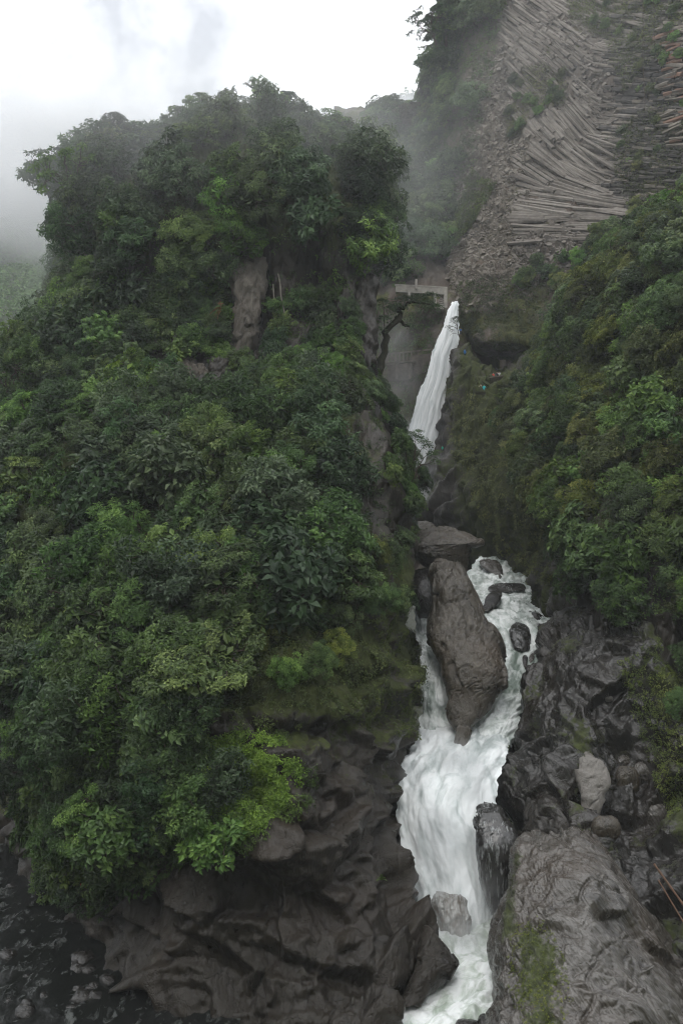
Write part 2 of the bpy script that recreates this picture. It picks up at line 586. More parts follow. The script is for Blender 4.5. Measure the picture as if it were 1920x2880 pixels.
M['veiled_rock'] = veil_mat('veiled_rock')
M['tan_rock'] = veil_mat('tan_rock', (0.10, 0.075, 0.045), 0.42, 0.62)
M['fall'] = water_mat('fall', 0.10, 0.30, scale=(1.1, 0.08), foam=(0.78, 0.8, 0.8), tint=(0.40, 0.44, 0.45), bump=0.2)
M['cascade'] = water_mat('cascade', 0.38, 0.56, scale=(0.7, 0.36), tint=(0.5, 0.57, 0.54), dark=(0.16, 0.2, 0.17), foam=(0.84, 0.87, 0.86), bump=0.25)
M['white_water'] = water_mat('white_water', 0.30, 0.50, scale=(0.5, 0.2), tint=(0.56, 0.62, 0.61), dark=(0.22, 0.27, 0.26), foam=(0.86, 0.89, 0.89), bump=0.12)
M['pool'] = water_mat('pool', 0.32, 0.52, scale=(0.6, 0.5), tint=(0.55, 0.63, 0.55), dark=(0.20, 0.25, 0.18))
M['river'] = water_mat('river', 0.53, 0.82, scale=(1.6, 1.1), tint=(0.06, 0.066, 0.062), dark=(0.008, 0.009, 0.008), foam=(0.2, 0.215, 0.205))

# ------------------------------------------------------------------ ground, rock masses
def frame_of(d):
    d = np.array(d, float)
    d /= np.linalg.norm(d)
    e = np.cross(d, (0.3, -1, 0.2))
    e /= np.linalg.norm(e)
    return d, e, np.cross(d, e)


def polish(p, d, along, across, octv=3, warp=0.8):
    """Scoured rock: long ribs with sharp crests and rounded troughs."""
    a, b, c = frame_of(d)
    q = np.stack([p @ a / along, p @ b / across, p @ c / across], 1)
    q = q + warp * np.stack([perlin(q * 0.6 + 3), perlin(q * 0.6 + 11), perlin(q * 0.6 + 23)], 1)
    return ridged(q, octv, 0.42)


def cracks(p, s, wd=0.06):
    n = np.abs(perlin(p / s + 0.35 * np.stack([perlin(p / s * 2.1 + 5)] * 3, 1)))
    return -smooth01(wd - n, 0, wd)


_FH = RNG.uniform(0, 1, (256, 7))


def facets(p, size, slope=0.45, step=0.25, stretch=(1, 1, 1), warp=0.25):
    """Broken rock: every cell is a tilted plane of its own, with a sharp edge to the next."""
    q = np.asarray(p) / (size * np.array(stretch))
    q = q + warp * np.stack([perlin(q * 0.9 + 2), perlin(q * 0.9 + 13), perlin(q * 0.9 + 29)], 1)
    i0 = np.floor(q).astype(np.int64)
    best = np.full(len(q), 1e9)
    out = np.zeros(len(q))
    for dx in (-1, 0, 1):
        for dy in (-1, 0, 1):
            for dz in (-1, 0, 1):
                c = i0 + np.array([dx, dy, dz])
                m = c & 255
                h = _PERM[_PERM[_PERM[m[:, 0]] + m[:, 1]] + m[:, 2]]
                r = _FH[h]
                dlt = q - (c + r[:, :3])
                d2 = np.sum(dlt * dlt, 1)
                k = d2 < best
                best[k] = d2[k]
                out[k] = (np.sum(dlt[k] * (r[k, 3:6] * 2 - 1), 1) * slope * 2 + (r[k, 6] - 0.5) * 2 * step)
    return out * size


def crag_disp(p, n):
    z = p[:, 2]
    up = smooth01(z, -8, 4)
    low = 1 - smooth01(z, -27, -19)
    mid = np.clip(1 - up - low, 0, 1)
    base = 1.7 * fbm(p / 15.0, 4) + 0.35 * fbm(p / 4.0, 3)
    ribs = 0.7 * ridged(p / np.array([5.2, 5.2, 24.0]), 2) + facets(p, 2.6, 0.3, 0.22, (1, 1, 3.2)) + facets(p, 1.1, 0.25, 0.15, (1, 1, 2.5))
    pol = 0.6 * polish(p, (0.85, -0.1, -0.5), 10, 3.6, 2, 0.6) + facets(p, 5.0, 0.3, 0.1, (1.6, 1, 0.8)) + facets(p, 1.7, 0.22, 0.07, (1.8, 1, 0.8), 0.5) + 0.12 * polish(p, (0.6, -0.2, -0.8), 3.0, 0.8, 2)
    return base * (0.7 + 0.5 * mid) + mid * (facets(p, 3.2, 0.3, 0.14, (1, 1, 1.4)) + 0.4 * fbm(p / 2.0, 3)) + up * (ribs - 0.6) + low * (pol - 0.4)


def crag_moss(p, n):
    x, y, d = proj(p)
    m = 0.25 + 0.35 * fbm(p / 7.0, 3)
    jx, jy = 130 * fbm(p / 5.0 + 3, 3), 130 * fbm(p / 5.0 + 31, 3)
    m += 0.6 * smooth01(x + jx, 620, 900) * (1 - smooth01(y + jy, 1960, 2140)) * smooth01(y, 1450, 1700) * (0.7 + 0.6 * fbm(p / 2.5, 3))
    m -= 0.8 * smooth01(y, 2250, 2420)
    m += 0.3 * (n[:, 2] - 0.3)
    m += 0.7 * smooth01(y, 1120, 1200) * (1 - smooth01(y, 1900, 2050)) * (1 - smooth01(x, 900, 1100)) + 0.6 * (1 - smooth01(y, 640, 760))
    m -= 0.3 * smooth01(y, 700, 760) * (1 - smooth01(y, 1130, 1180)) * smooth01(x, 440, 520)
    return np.clip(m, 0, 1)


crag_rows = [
    [(300, 470, 195), (350, 460, 186), (500, 455, 184), (620, 450, 182), (760, 455, 182), (900, 460, 182), (1000, 470, 182), (1040, 480, 190)],
    [(240, 560, 170), (275, 540, 146), (390, 485, 139), (560, 405, 136), (700, 345, 136), (850, 410, 136), (980, 465, 139), (1050, 500, 165)],
    [(235, 640, 162), (275, 620, 133), (380, 600, 127), (560, 580, 126), (700, 580, 124), (860, 600, 124), (1030, 620, 130), (1066, 640, 160)],
    [(215, 800, 160), (265, 800, 130), (380, 800, 124), (560, 800, 125), (700, 800, 125), (870, 800, 125), (1008, 800, 126), (1030, 820, 160)],
    [(90, 1010, 160), (155, 1000, 128), (300, 1000, 121), (540, 1000, 119), (700, 1010, 120), (880, 1000, 120), (1002, 1000, 121), (1022, 1010, 155)],
    [(-80, 1130, 150), (-30, 1120, 130), (200, 1130, 117), (500, 1130, 112), (700, 1130, 110), (900, 1120, 110), (1050, 1130, 114), (1070, 1130, 150)],
    [(-120, 1350, 140), (-60, 1340, 115), (200, 1350, 103), (480, 1350, 99), (700, 1350, 97), (900, 1340, 97), (1112, 1350, 104), (1132, 1350, 140)],
    [(-120, 1600, 130), (-60, 1600, 103), (200, 1600, 92), (480, 1600, 88), (700, 1600, 86), (900, 1600, 87), (1112, 1600, 96), (1135, 1600, 130)],
    [(-100, 1760, 128), (-50, 1760, 100), (200, 1750, 87), (470, 1740, 82), (690, 1740, 80), (900, 1750, 82), (1105, 1750, 94), (1130, 1760, 128)],
    [(-80, 1880, 125), (-30, 1880, 98), (200, 1870, 83), (460, 1870, 77), (680, 1870, 76), (900, 1880, 78), (1128, 1890, 92), (1150, 1890, 125)],
    [(-20, 2080, 115), (20, 2080, 96), (200, 2100, 80), (440, 2100, 72), (680, 2080, 71), (880, 2080, 74), (1108, 2080, 88), (1140, 2070, 115)],
    [(-40, 2230, 115), (-5, 2230, 95), (215, 2240, 79), (460, 2250, 71.5), (690, 2220, 69.5), (890, 2200, 71), (1070, 2190, 85), (1120, 2180, 110)],
    [(-40, 2350, 115), (5, 2360, 94), (220, 2380, 78), (480, 2400, 71), (700, 2350, 68.5), (900, 2330, 69), (1082, 2330, 82), (1130, 2310, 105)],
    [(75, 2520, 105), (150, 2560, 84), (320, 2580, 75), (520, 2600, 69.5), (720, 2560, 67.5), (900, 2550, 68.5), (1110, 2540, 77), (1160, 2530, 95)],
    [(160, 2700, 100), (225, 2740, 79), (400, 2780, 72), (540, 2800, 67), (740, 2760, 65), (940, 2760, 66), (1165, 2690, 71.5), (1215, 2670, 90)],
    [(250, 2860, 90), (310, 2900, 74), (420, 2940, 69), (560, 2960, 64.5), (760, 2960, 62.5), (900, 2960, 62.5), (1080, 2900, 63.5), (1125, 2890, 90)],
    [(250, 3100, 88), (310, 3140, 72), (400, 3160, 67), (560, 3180, 62.5), (760, 3180, 60.5), (900, 3180, 60.5), (1050, 3140, 61), (1110, 3100, 88)],
]
loft('rock_crag', crag_rows, 410, 380, crag_disp, M['crag_rock'], crag_moss)


def wall_disp(p, n):
    return 1.3 * fbm(p / 13.0, 4) + 0.5 * ridged(p / np.array([4.0, 4.0, 12.0]), 2) + facets(p, 4.0, 0.3, 0.15, (1, 1, 2.0)) + facets(p, 1.5, 0.25, 0.1, (1, 1, 1.8)) + 0.1 * fbm(p / 0.9, 2) - 0.4


def wall_moss(p, n):
    x, y, d = proj(p)
    m = 0.72 + 0.45 * fbm(p / np.array([6.0, 6.0, 12.0]), 3)
    m -= 0.35 * (1 - smooth01(x, 1240, 1330))
    m -= 0.5 * smooth01(y, 1520, 1640)
    m += 0.35 * np.exp(-((x - 1450 - (y - 1200) * 0.1) / 60) ** 2) * smooth01(y, 1050, 1150)
    return np.clip(m, 0, 1)


wall_rows = [
    [(1290, 960, 222), (1300, 975, 216), (1390, 1040, 212), (1500, 960, 200), (1640, 800, 185), (1780, 680, 170), (1930, 560, 160), (2140, 480, 150)],
    [(1262, 990, 200), (1290, 1000, 188), (1375, 1064, 182), (1490, 1040, 166), (1640, 860, 152), (1780, 740, 140), (1930, 640, 127), (2140, 560, 118)],
    [(1250, 1080, 197), (1278, 1060, 184), (1365, 1100, 177), (1490, 1100, 160), (1640, 980, 140), (1780, 880, 126), (1930, 800, 114), (2140, 740, 108)],
    [(1200, 1250, 190), (1240, 1250, 179), (1340, 1260, 168), (1470, 1240, 150), (1630, 1200, 127), (1780, 1130, 113), (1930, 1080, 104), (2140, 1030, 99)],
    [(1165, 1420, 188), (1195, 1420, 173), (1320, 1430, 159), (1460, 1400, 141), (1600, 1390, 115), (1760, 1380, 102), (1930, 1360, 96), (2140, 1340, 92)],
    [(1240, 1590, 190), (1300, 1580, 172), (1410, 1585, 158), (1510, 1560, 142), (1600, 1560, 114), (1740, 1580, 99), (1930, 1590, 93), (2140, 1590, 89)],
    [(1320, 1650, 180), (1420, 1630, 166), (1508, 1645, 146), (1522, 1690, 126), (1595, 1765, 112), (1720, 1760, 97), (1930, 1780, 91), (2140, 1800, 87)],
    [(1470, 1740, 154), (1540, 1780, 132), (1568, 1800, 122), (1585, 1810, 117), (1620, 1880, 106), (1720, 1920, 96), (1930, 1980, 88), (2140, 2000, 84)],
]
loft('gorge_wall', wall_rows, 290, 290, wall_disp, M['crag_rock'], wall_moss)


def slab_disp(p, n):
    return 0.7 * fbm(p / 9.0, 3) + 0.6 * polish(p, (0.45, -0.15, -0.85), 9.0, 3.2, 2, 0.5) + facets(p, 5.0, 0.26, 0.10, (1, 1, 2.0), 0.4) + facets(p, 1.8, 0.07, 0.03, (1, 1, 2.4), 0.5) + 0.12 * polish(p, (0.5, -0.1, -0.8), 6.0, 1.2, 2) + 0.4 * cracks(p, 5.0, 0.03) - 0.5


def bank_moss(p, n):
    x, y, d = proj(p)
    m = 0.22 + 0.45 * fbm(p / 5.0, 3)
    m += 0.5 * smooth01(x, 1700, 1850) * smooth01(0.4 * fbm(p / 8.0, 2), -0.1, 0.3)
    m += 0.5 * np.exp(-((x - 1630) / 25) ** 2 - ((y - 2200) / 130) ** 2)
    return np.clip(m, 0, 1)


bank_rows = [
    [(1545, 1780, 130), (1560, 1765, 116), (1575, 1755, 112), (1620, 1725, 107), (1700, 1700, 101), (1820, 1690, 97), (1950, 1680, 94), (2120, 1680, 91)],
    [(1515, 1850, 118), (1525, 1840, 106), (1540, 1840, 102), (1585, 1850, 97), (1660, 1830, 94), (1800, 1840, 91), (1950, 1850, 88), (2120, 1850, 86)],
    [(1472, 1960, 112), (1480, 1955, 100), (1496, 1960, 96), (1535, 1980, 92), (1640, 1990, 89), (1790, 2000, 88), (1950, 2000, 85), (2120, 2000, 83)],
    [(1448, 2090, 108), (1456, 2090, 96), (1472, 2095, 92), (1505, 2100, 88), (1610, 2130, 84), (1780, 2150, 86), (1950, 2150, 82), (2120, 2150, 80)],
    [(1428, 2200, 104), (1436, 2200, 92), (1454, 2210, 88), (1495, 2220, 84), (1600, 2250, 80), (1770, 2280, 83), (1950, 2300, 78), (2120, 2300, 76)],
    [(1470, 2310, 102), (1480, 2310, 88), (1495, 2320, 84), (1530, 2330, 81), (1620, 2350, 77), (1770, 2400, 79), (1950, 2450, 73), (2120, 2450, 71)],
    [(1475, 2420, 98), (1485, 2420, 86), (1500, 2430, 82), (1540, 2450, 79), (1640, 2480, 75), (1770, 2520, 75), (1950, 2600, 69), (2120, 2600, 67)],
    [(1470, 2700, 95), (1480, 2700, 81), (1490, 2700, 78), (1530, 2700, 75), (1640, 2700, 71), (1770, 2720, 70), (1950, 2850, 65), (2120, 2850, 63)],
]
loft('river_bank', bank_rows, 300, 280, slab_disp, M['wet_rock'], bank_moss, soft=2)


def fore_disp(p, n):
    return 0.45 * fbm(p / 7.0, 2) + 0.55 * polish(p, (0.5, 0.1, -0.8), 12.0, 2.6, 2, 0.45) + facets(p, 4.6, 0.08, 0.03, (1, 1, 2.2), 0.6) + 0.13 * polish(p, (0.5, 0.1, -0.8), 7.0, 0.9, 2, 0.5) + 0.55 * cracks(p, 6.0, 0.025) + 0.2 * cracks(p + 30, 3.0, 0.025) - 0.3


def fore_moss(p, n):
    x, y, d = proj(p)
    m = 0.05 + 0.3 * fbm(p / 3.0, 3)
    m += 0.65 * np.exp(-((x - 1500 - (y - 2650) * 0.15) / 75) ** 2) * smooth01(y, 2560, 2660)
    m += 0.6 * np.exp(-((x - 1445 + (y - 2450) * 0.12) / 22) ** 2) * smooth01(y, 2360, 2420) * (1 - smooth01(y, 2600, 2700))
    return np.clip(m, 0, 1)


fore_rows = [
    [(1480, 2360, 86), (1495, 2350, 80), (1520, 2345, 77), (1570, 2345, 76), (1630, 2335, 76), (1690, 2365, 77), (1740, 2430, 78), (1810, 2520, 78), (1910, 2620, 77), (2020, 2710, 77)],
    [(1455, 2400, 80), (1463, 2390, 72), (1490, 2392, 70), (1550, 2400, 68.5), (1630, 2410, 68), (1700, 2440, 69), (1770, 2510, 71), (1850, 2590, 72), (1950, 2680, 72), (2060, 2760, 73)],
    [(1430, 2520, 78), (1440, 2510, 67), (1465, 2512, 65), (1530, 2520, 63.5), (1620, 2540, 62.5), (1720, 2570, 63.5), (1800, 2620, 66), (1890, 2690, 68), (1990, 2770, 68), (2100, 2840, 69)],
    [(1405, 2640, 74), (1413, 2630, 63.5), (1435, 2635, 61.5), (1510, 2650, 59.5), (1620, 2670, 58), (1730, 2700, 59), (1820, 2740, 61.5), (1920, 2800, 63.5), (2020, 2860, 65), (2120, 2920, 66)],
    [(1400, 2780, 70), (1407, 2770, 60), (1430, 2775, 58), (1500, 2790, 56), (1610, 2810, 54.5), (1740, 2830, 55), (1840, 2850, 57), (1940, 2890, 59.5), (2050, 2930, 62), (2140, 2970, 63)],
    [(1382, 2930, 67), (1388, 2920, 57), (1410, 2930, 55), (1480, 2940, 53), (1600, 2960, 51.5), (1740, 2970, 52), (1850, 2980, 54), (1950, 3000, 56.5), (2060, 3020, 60), (2150, 3040, 61)],
    [(1382, 3150, 65), (1388, 3140, 55), (1410, 3140, 53), (1480, 3140, 51), (1600, 3140, 49), (1740, 3140, 50), (1850, 3140, 52), (1950, 3150, 54), (2060, 3150, 58), (2150, 3150, 60)],
]
loft('foreground_rock', fore_rows, 290, 300, fore_disp, M['slab_rock'], fore_moss, soft=2)


def cliff_disp(p, n):
    return 2.4 * fbm(p / 26.0, 4) + 0.9 * ridged(p / np.array([7.0, 7.0, 5.0]), 3) + 0.4 * fbm(p / 2.0, 3) - 0.5


def cliff_moss(p, n):
    x, y, d = proj(p)
    m = 0.22 + 0.5 * fbm(p / 9.0, 3)
    m += 0.35 * smooth01(y, 760, 860)
    m += 0.3 * (1 - smooth01(y, 60, 200)) * smooth01(x, 1450, 1600)
    return np.clip(m, 0, 1)


cliff_rows = [
    [(1420, -330, 330), (1450, -330, 275), (1520, -330, 260), (1640, -330, 248), (1780, -330, 235), (1950, -330, 220), (2250, -330, 200)],
    [(1330, -90, 320), (1365, -90, 262), (1450, -90, 246), (1590, -90, 232), (1750, -90, 218), (1930, -90, 203), (2220, -90, 186)],
    [(1250, 130, 310), (1310, 120, 252), (1420, 110, 235), (1560, 100, 222), (1740, 100, 208), (1930, 100, 192), (2200, 100, 176)],
    [(1190, 350, 305), (1245, 350, 248), (1370, 350, 230), (1540, 350, 215), (1720, 350, 202), (1930, 350, 186), (2200, 350, 170)],
    [(1180, 560, 300), (1235, 560, 245), (1330, 560, 226), (1500, 560, 209), (1700, 560, 197), (1930, 560, 181), (2200, 560, 166)],
    [(1210, 690, 290), (1250, 690, 240), (1300, 690, 222), (1480, 700, 206), (1690, 720, 192), (1930, 720, 176), (2200, 720, 162)],
    [(1250, 770, 250), (1262, 775, 226), (1300, 785, 214), (1470, 800, 202), (1690, 820, 189), (1930, 850, 173), (2200, 850, 160)],
    [(1285, 850, 225), (1298, 865, 211), (1330, 880, 203), (1480, 890, 194), (1690, 930, 183), (1930, 980, 168), (2200, 980, 156)],
    [(1298, 930, 220), (1310, 935, 206), (1350, 965, 197), (1480, 985, 190), (1690, 1030, 179), (1930, 1080, 165), (2200, 1080, 152)],
    [(1310, 960, 235), (1325, 970, 222), (1370, 1000, 216), (1480, 1020, 210), (1690, 1060, 200), (1930, 1100, 185), (2200, 1100, 170)],
]
cliff = loft('basalt_cliff', cliff_rows, 240, 240, cliff_disp, M['cliff_rock'], cliff_moss)

cave_rows = [[(1240, 840, 232), (1340, 840, 226), (1440, 840, 222), (1560, 840, 220), (1800, 840, 216)], [(1240, 960, 230), (1340, 960, 224), (1440, 960, 220), (1560, 960, 216), (1800, 960, 212)],
             [(1240, 1060, 226), (1340, 1060, 221), (1440, 1060, 216), (1560, 1060, 212), (1800, 1060, 206)], [(1240, 1180, 224), (1340, 1180, 218), (1440, 1180, 212), (1560, 1180, 208), (1800, 1180, 200)]]
loft('cave_wall', cave_rows, 60, 80, lambda p, n: 0.8 * fbm(p / 5.0, 3), M['cliff_rock'])
ravine_rows = [
    [(940, 300, 330), (1030, 315, 318), (1110, 320, 310), (1180, 325, 305), (1240, 330, 300), (1330, 330, 300), (1420, 340, 310)],
    [(930, 420, 300), (1030, 430, 285), (1110, 430, 276), (1180, 430, 268), (1240, 420, 258), (1330, 420, 258), (1420, 420, 270)],
    [(930, 600, 270), (1030, 600, 256), (1110, 600, 246), (1180, 600, 240), (1240, 600, 238), (1330, 600, 240), (1420, 600, 250)],
    [(930, 770, 250), (1030, 770, 236), (1110, 770, 226), (1180, 770, 220), (1240, 770, 222), (1330, 770, 225), (1420, 770, 240)],
    [(930, 860, 240), (1030, 860, 226), (1110, 850, 214), (1180, 850, 211), (1240, 850, 209), (1330, 850, 212), (1420, 860, 230)],
    [(930, 990, 236), (1030, 990, 222), (1110, 990, 210), (1180, 990, 205), (1240, 990, 201), (1330, 990, 206), (1420, 990, 220)],
    [(930, 1200, 228), (1030, 1200, 214), (1110, 1200, 202), (1180, 1200, 197), (1240, 1200, 191), (1330, 1200, 196), (1420, 1200, 212)],
    [(930, 1440, 216), (1030, 1440, 202), (1110, 1440, 192), (1180, 1440, 187), (1240, 1440, 182), (1330, 1440, 184), (1420, 1440, 200)],
    [(930, 1620, 210), (1030, 1620, 196), (1110, 1620, 184), (1180, 1620, 178), (1240, 1620, 176), (1330, 1620, 178), (1420, 1620, 196)],
]
loft('ravine_wall', ravine_rows, 240, 150, lambda p, n: 1.6 * fbm(p / 12.0, 4) + 0.8 * ridged(p / np.array([4, 4, 8.0]), 3) - 0.4,
     M['cliff_rock'], lambda p, n: np.clip(0.45 + 0.5 * fbm(p / 7.0, 3) - 0.4 * (np.abs(proj(p)[1] - 760) < 60), 0, 1))

# valley floor reaching the horizon, and the far slopes
GZ = -50.0
nx = 60
gx = np.concatenate([np.linspace(-9000, -400, 12), np.linspace(-360, 360, 36), np.linspace(400, 9000, 12)])
gy = np.concatenate([np.linspace(-600, -50, 8), np.linspace(-40, 700, 40), np.linspace(760, 14000, 14)])
GX, GY = np.meshgrid(gx, gy)
pv = np.stack([GX.ravel(), GY.ravel(), np.zeros(GX.size)], 1)
pv[:, 2] = GZ + 0.8 * fbm(pv / 30.0, 3)
me = mesh_np('ground', pv, grid_faces(len(gy), len(gx))[:, ::1], M['wet_rock'], True, {'moss': np.full(len(pv), 0.6)})
obj('ground', me, kind='structure')


def slope_sheet(name, rows, nv, nu, disp, mat, mossv=0.9):
    return loft(name, rows, nv, nu, disp, mat, lambda p, n: np.full(len(p), mossv))


M['far_slope'] = rock_mat('far_slope', (0.02, 0.03, 0.014), (0.035, 0.05, 0.02), (0.06, 0.07, 0.03), rough=(0.8, 0.95), bump=0.2, moss=(0.03, 0.045, 0.016), rustamt=0.1)
hill_rows = [
    [(-900, 520, 1150), (-300, 510, 1130), (100, 510, 1100), (300, 540, 1060), (500, 640, 1040), (760, 780, 1050)],
    [(-900, 600, 920), (-300, 600, 870), (100, 600, 840), (300, 630, 810), (500, 720, 800), (760, 840, 820)],
    [(-900, 740, 660), (-300, 740, 600), (100, 740, 570), (300, 780, 550), (500, 850, 550), (760, 950, 570)],
    [(-900, 1000, 470), (-300, 1000, 420), (100, 1010, 385), (300, 1030, 375), (500, 1060, 372), (760, 1100, 380)],
    [(-900, 1350, 300), (-300, 1360, 270), (100, 1370, 250), (300, 1375, 247), (500, 1380, 245), (760, 1400, 250)],
    [(-900, 1800, 190), (-300, 1800, 180), (100, 1800, 172), (300, 1800, 170), (500, 1800, 170), (760, 1800, 172)],
]
opp = [  # unseen gorge side behind the camera, added to block low sky light
    [(-420, 60, -52), (-220, -10, -52), (-90, -30, -52), (0, -34, -52), (70, -26, -52), (120, -4, -52), (200, 20, -52)],
    [(-460, 30, 10), (-250, -50, 5), (-100, -66, 0), (0, -70, -2), (85, -56, 0), (150, -20, 5), (240, 10, 10)],
    [(-520, -20, 110), (-290, -110, 105), (-120, -130, 95), (0, -135, 90), (110, -115, 95), (200, -70, 100), (310, -30, 100)],
    [(-600, -90, 230), (-340, -190, 225), (-150, -215, 215), (0, -225, 210), (140, -200, 215), (260, -150, 215), (390, -100, 210)]]
OV = np.swapaxes(cr_interp(np.swapaxes(cr_interp(np.array(opp, float), 60), 0, 1), 90), 0, 1)
ov = OV.reshape(-1, 3)
ov = ov + np.stack([fbm(ov / 30.0, 3), fbm(ov / 30.0 + 9, 3), fbm(ov / 30.0 + 19, 3)], 1) * 8
obj('unseen_opposite_slope', mesh_np('unseen_opposite_slope', ov, grid_faces(60, 90), M['far_slope'], True, {'moss': np.ones(len(ov))}), kind='structure')
slope_sheet('far_hillside', hill_rows, 150, 150, lambda p, n: 16 * fbm(p / 150.0, 4) * smooth01(p[:, 1], 260, 600) + 3 * fbm(p / 40.0, 3), M['far_slope'])
peak_rows = [
    [(900, 440, 1050), (1000, 380, 990), (1090, 315, 960), (1140, 292, 950), (1200, 306, 950), (1290, 350, 980), (1500, 420, 1050)],
    [(900, 480, 900), (1000, 450, 860), (1090, 410, 840), (1140, 400, 830), (1200, 410, 830), (1290, 440, 860), (1500, 480, 900)],
    [(900, 800, 620), (1000, 800, 600), (1090, 800, 590), (1140, 800, 590), (1200, 800, 590), (1290, 800, 600), (1500, 800, 620)],
]
slope_sheet('far_peak', peak_rows, 80, 80, lambda p, n: 16 * fbm(p / 90.0, 5), M['far_slope'])

# ------------------------------------------------------------------ water
def water(name, rows, nv, nu, mat, amp, wl, label, cat='waterfall', bulge=0.0, edge=0.0, parent=None, rag=1.0, octv=4, rid=0.5):
    """rows: (py, left px, right px, d) down the flow, with a bulging cross-section and a ragged foam surface."""
    rr = cr_interp(np.array(rows, float), nv)
    s = np.linspace(0, 1, nu)
    V = np.zeros((nv, nu, 3))
    for i, (py, l, r, d) in enumerate(rr):
        px = l + (r - l) * s
        dd = d - bulge * (1 - (2 * s - 1) ** 2) + edge * np.abs(2 * s - 1) ** 3
        V[i] = np.stack([P(a, py, b) for a, b in zip(px, dd)])
    seg = np.concatenate([[0], np.cumsum(np.linalg.norm(np.diff(V[:, nu // 2], axis=0), axis=1))])
    wid = np.linalg.norm(V[:, -1] - V[:, 0], axis=1)
    U = (s[None, :] - 0.5) * np.maximum(wid, 1.0)[:, None]
    T = np.repeat(seg[:, None], nu, 1)
    q = np.stack([U / wl[0], T / wl[1], np.full_like(U, 3.7)], -1).reshape(-1, 3)
    h = (fbm(q, octv, 0.5) + rid * ridged(q * 1.3 + 8, 2)).reshape(nv, nu)
    N = grid_normals(V)
    c = V.reshape(-1, 3)
    if np.mean(np.sum(N.reshape(-1, 3) * -c, 1)) < 0:
        N = -N
    # ragged, feathered sides
    du = V[:, -1] - V[:, 0]
    du /= np.linalg.norm(du, axis=1)[:, None] + 1e-9
    for side, idx in ((-1, 0), (1, nu - 1)):
        e = fbm(np.stack([seg / 1.1, seg * 0 + side * 5 + 2, seg * 0], 1), 4) * 0.5 * rag
        for k in range(4):
            j = idx + (k if side < 0 else -k)
            V[:, j] += du * (side * e * (1 - k / 4))[:, None]
    V = V + N * (h * amp)[..., None]
    f = grid_faces(nv, nu)
    v = V.reshape(-1, 3)
    a, b, e = v[f[:, 0]], v[f[:, 1]], v[f[:, 3]]
    if np.mean(np.sum(np.cross(b - a, e - a) * N.reshape(-1, 3)[f[:, 0]], 1)) < 0:
        f = f[:, ::-1]
    uv = np.stack([U.ravel(), T.ravel()], 1)
    me = mesh_np(name, v, f, mat, True, None, uv)
    o = obj(name, me, kind='structure')
    o['label'] = label
    TERRAIN[name + '@' + o.name] = dict(V=V, N=N, bvh=BVHTree.FromPolygons(v.tolist(), f.tolist()))
    return o


water('waterfall', [(848, 1270, 1284, 199), (858, 1268, 1287, 195.5), (885, 1256, 1290, 194), (920, 1246, 1290, 193), (960, 1229, 1288, 192), (1000, 1214, 1276, 191), (1040, 1205, 1274, 190),
                    (1080, 1190, 1269, 189), (1120, 1174, 1257, 188), (1160, 1164, 1252, 187), (1200, 1152, 1245, 186), (1260, 1138, 1226, 184), (1320, 1130, 1216, 182),
                    (1380, 1128, 1200, 180), (1440, 1128, 1178, 178), (1480, 1130, 1175, 176)],
      260, 40, M['fall'], 0.35, (1.2, 12.0), 'tall slanting white waterfall dropping past the concrete terrace', bulge=1.6, rag=0.5, octv=3, rid=0.2)
water('cascade', [(1570, 1352, 1392, 155), (1584, 1335, 1425, 151), (1605, 1320, 1440, 147), (1626, 1300, 1480, 143), (1645, 1310, 1490, 139), (1665, 1330, 1492, 134), (1700, 1340, 1495, 126),
                  (1740, 1350, 1540, 119), (1780, 1370, 1575, 114.5), (1815, 1385, 1570, 111.5), (1850, 1400, 1540, 109), (1910, 1410, 1500, 105.5), (1960, 1395, 1485, 102.8), (2000, 1368, 1470, 101),
                  (2050, 1328, 1452, 98.8), (2100, 1290, 1440, 96.8)],
      300, 70, M['cascade'], 0.46, (1.7, 2.2), 'foaming cascade stepping down between boulders to the narrow chute', bulge=0.8, rag=0.6)
water('side_stream', [(1715, 1165, 1230, 122), (1760, 1170, 1225, 118), (1800, 1172, 1222, 114), (1822, 1185, 1230, 109), (1860, 1186, 1246, 105.5), (1910, 1188, 1252, 103), (1960, 1188, 1262, 101),
                      (2010, 1184, 1275, 101), (2060, 1175, 1290, 99), (2110, 1160, 1310, 97)],
      220, 44, M['cascade'], 0.32, (1.0, 3.0), 'narrow white stream dropping between the crag and the central boulder', bulge=0.8, rag=0.7)
water('lower_fall', [(2050, 1180, 1430, 100.5), (2080, 1165, 1428, 97.2), (2120, 1148, 1425, 93.6), (2160, 1128, 1412, 90.4), (2200, 1118, 1400, 88), (2260, 1115, 1388, 86), (2340, 1120, 1400, 84.3),
                     (2420, 1140, 1425, 82.6), (2500, 1160, 1440, 81), (2570, 1170, 1440, 79.4), (2620, 1175, 1440, 78.8), (2680, 1180, 1440, 78.6)],
      300, 110, M['white_water'], 0.45, (2.0, 5.5), 'broad white fall churning down to the pool between dark rocks', bulge=2.2, rag=0.45, octv=4, rid=0.2)
water('pool', [(2585, 1180, 1450, 77.8), (2640, 1180, 1440, 75.2), (2690, 1175, 1440, 73.0), (2740, 1150, 1430, 70.9), (2790, 1105, 1425, 69.0), (2840, 1060, 1420, 67.1), (2900, 1010, 1420, 65), (3000, 940, 1420, 61.8), (3150, 850, 1420, 57.6)],
      170, 120, M['pool'], 0.3, (1.8, 1.8), 'pale green foaming pool below the lower fall', rag=0.0)
RZ = -47.0
rg = 170
gx = np.linspace(-120, -8, 150)
gy = np.linspace(40, 240, 200)
GX, GY = np.meshgrid(gx, gy)
pv = np.stack([GX.ravel(), GY.ravel(), np.zeros(GX.size)], 1)
pv[:, 2] = RZ + 0.28 * ridged(pv / 2.2, 3) + 0.2 * fbm(pv / 0.9, 2)
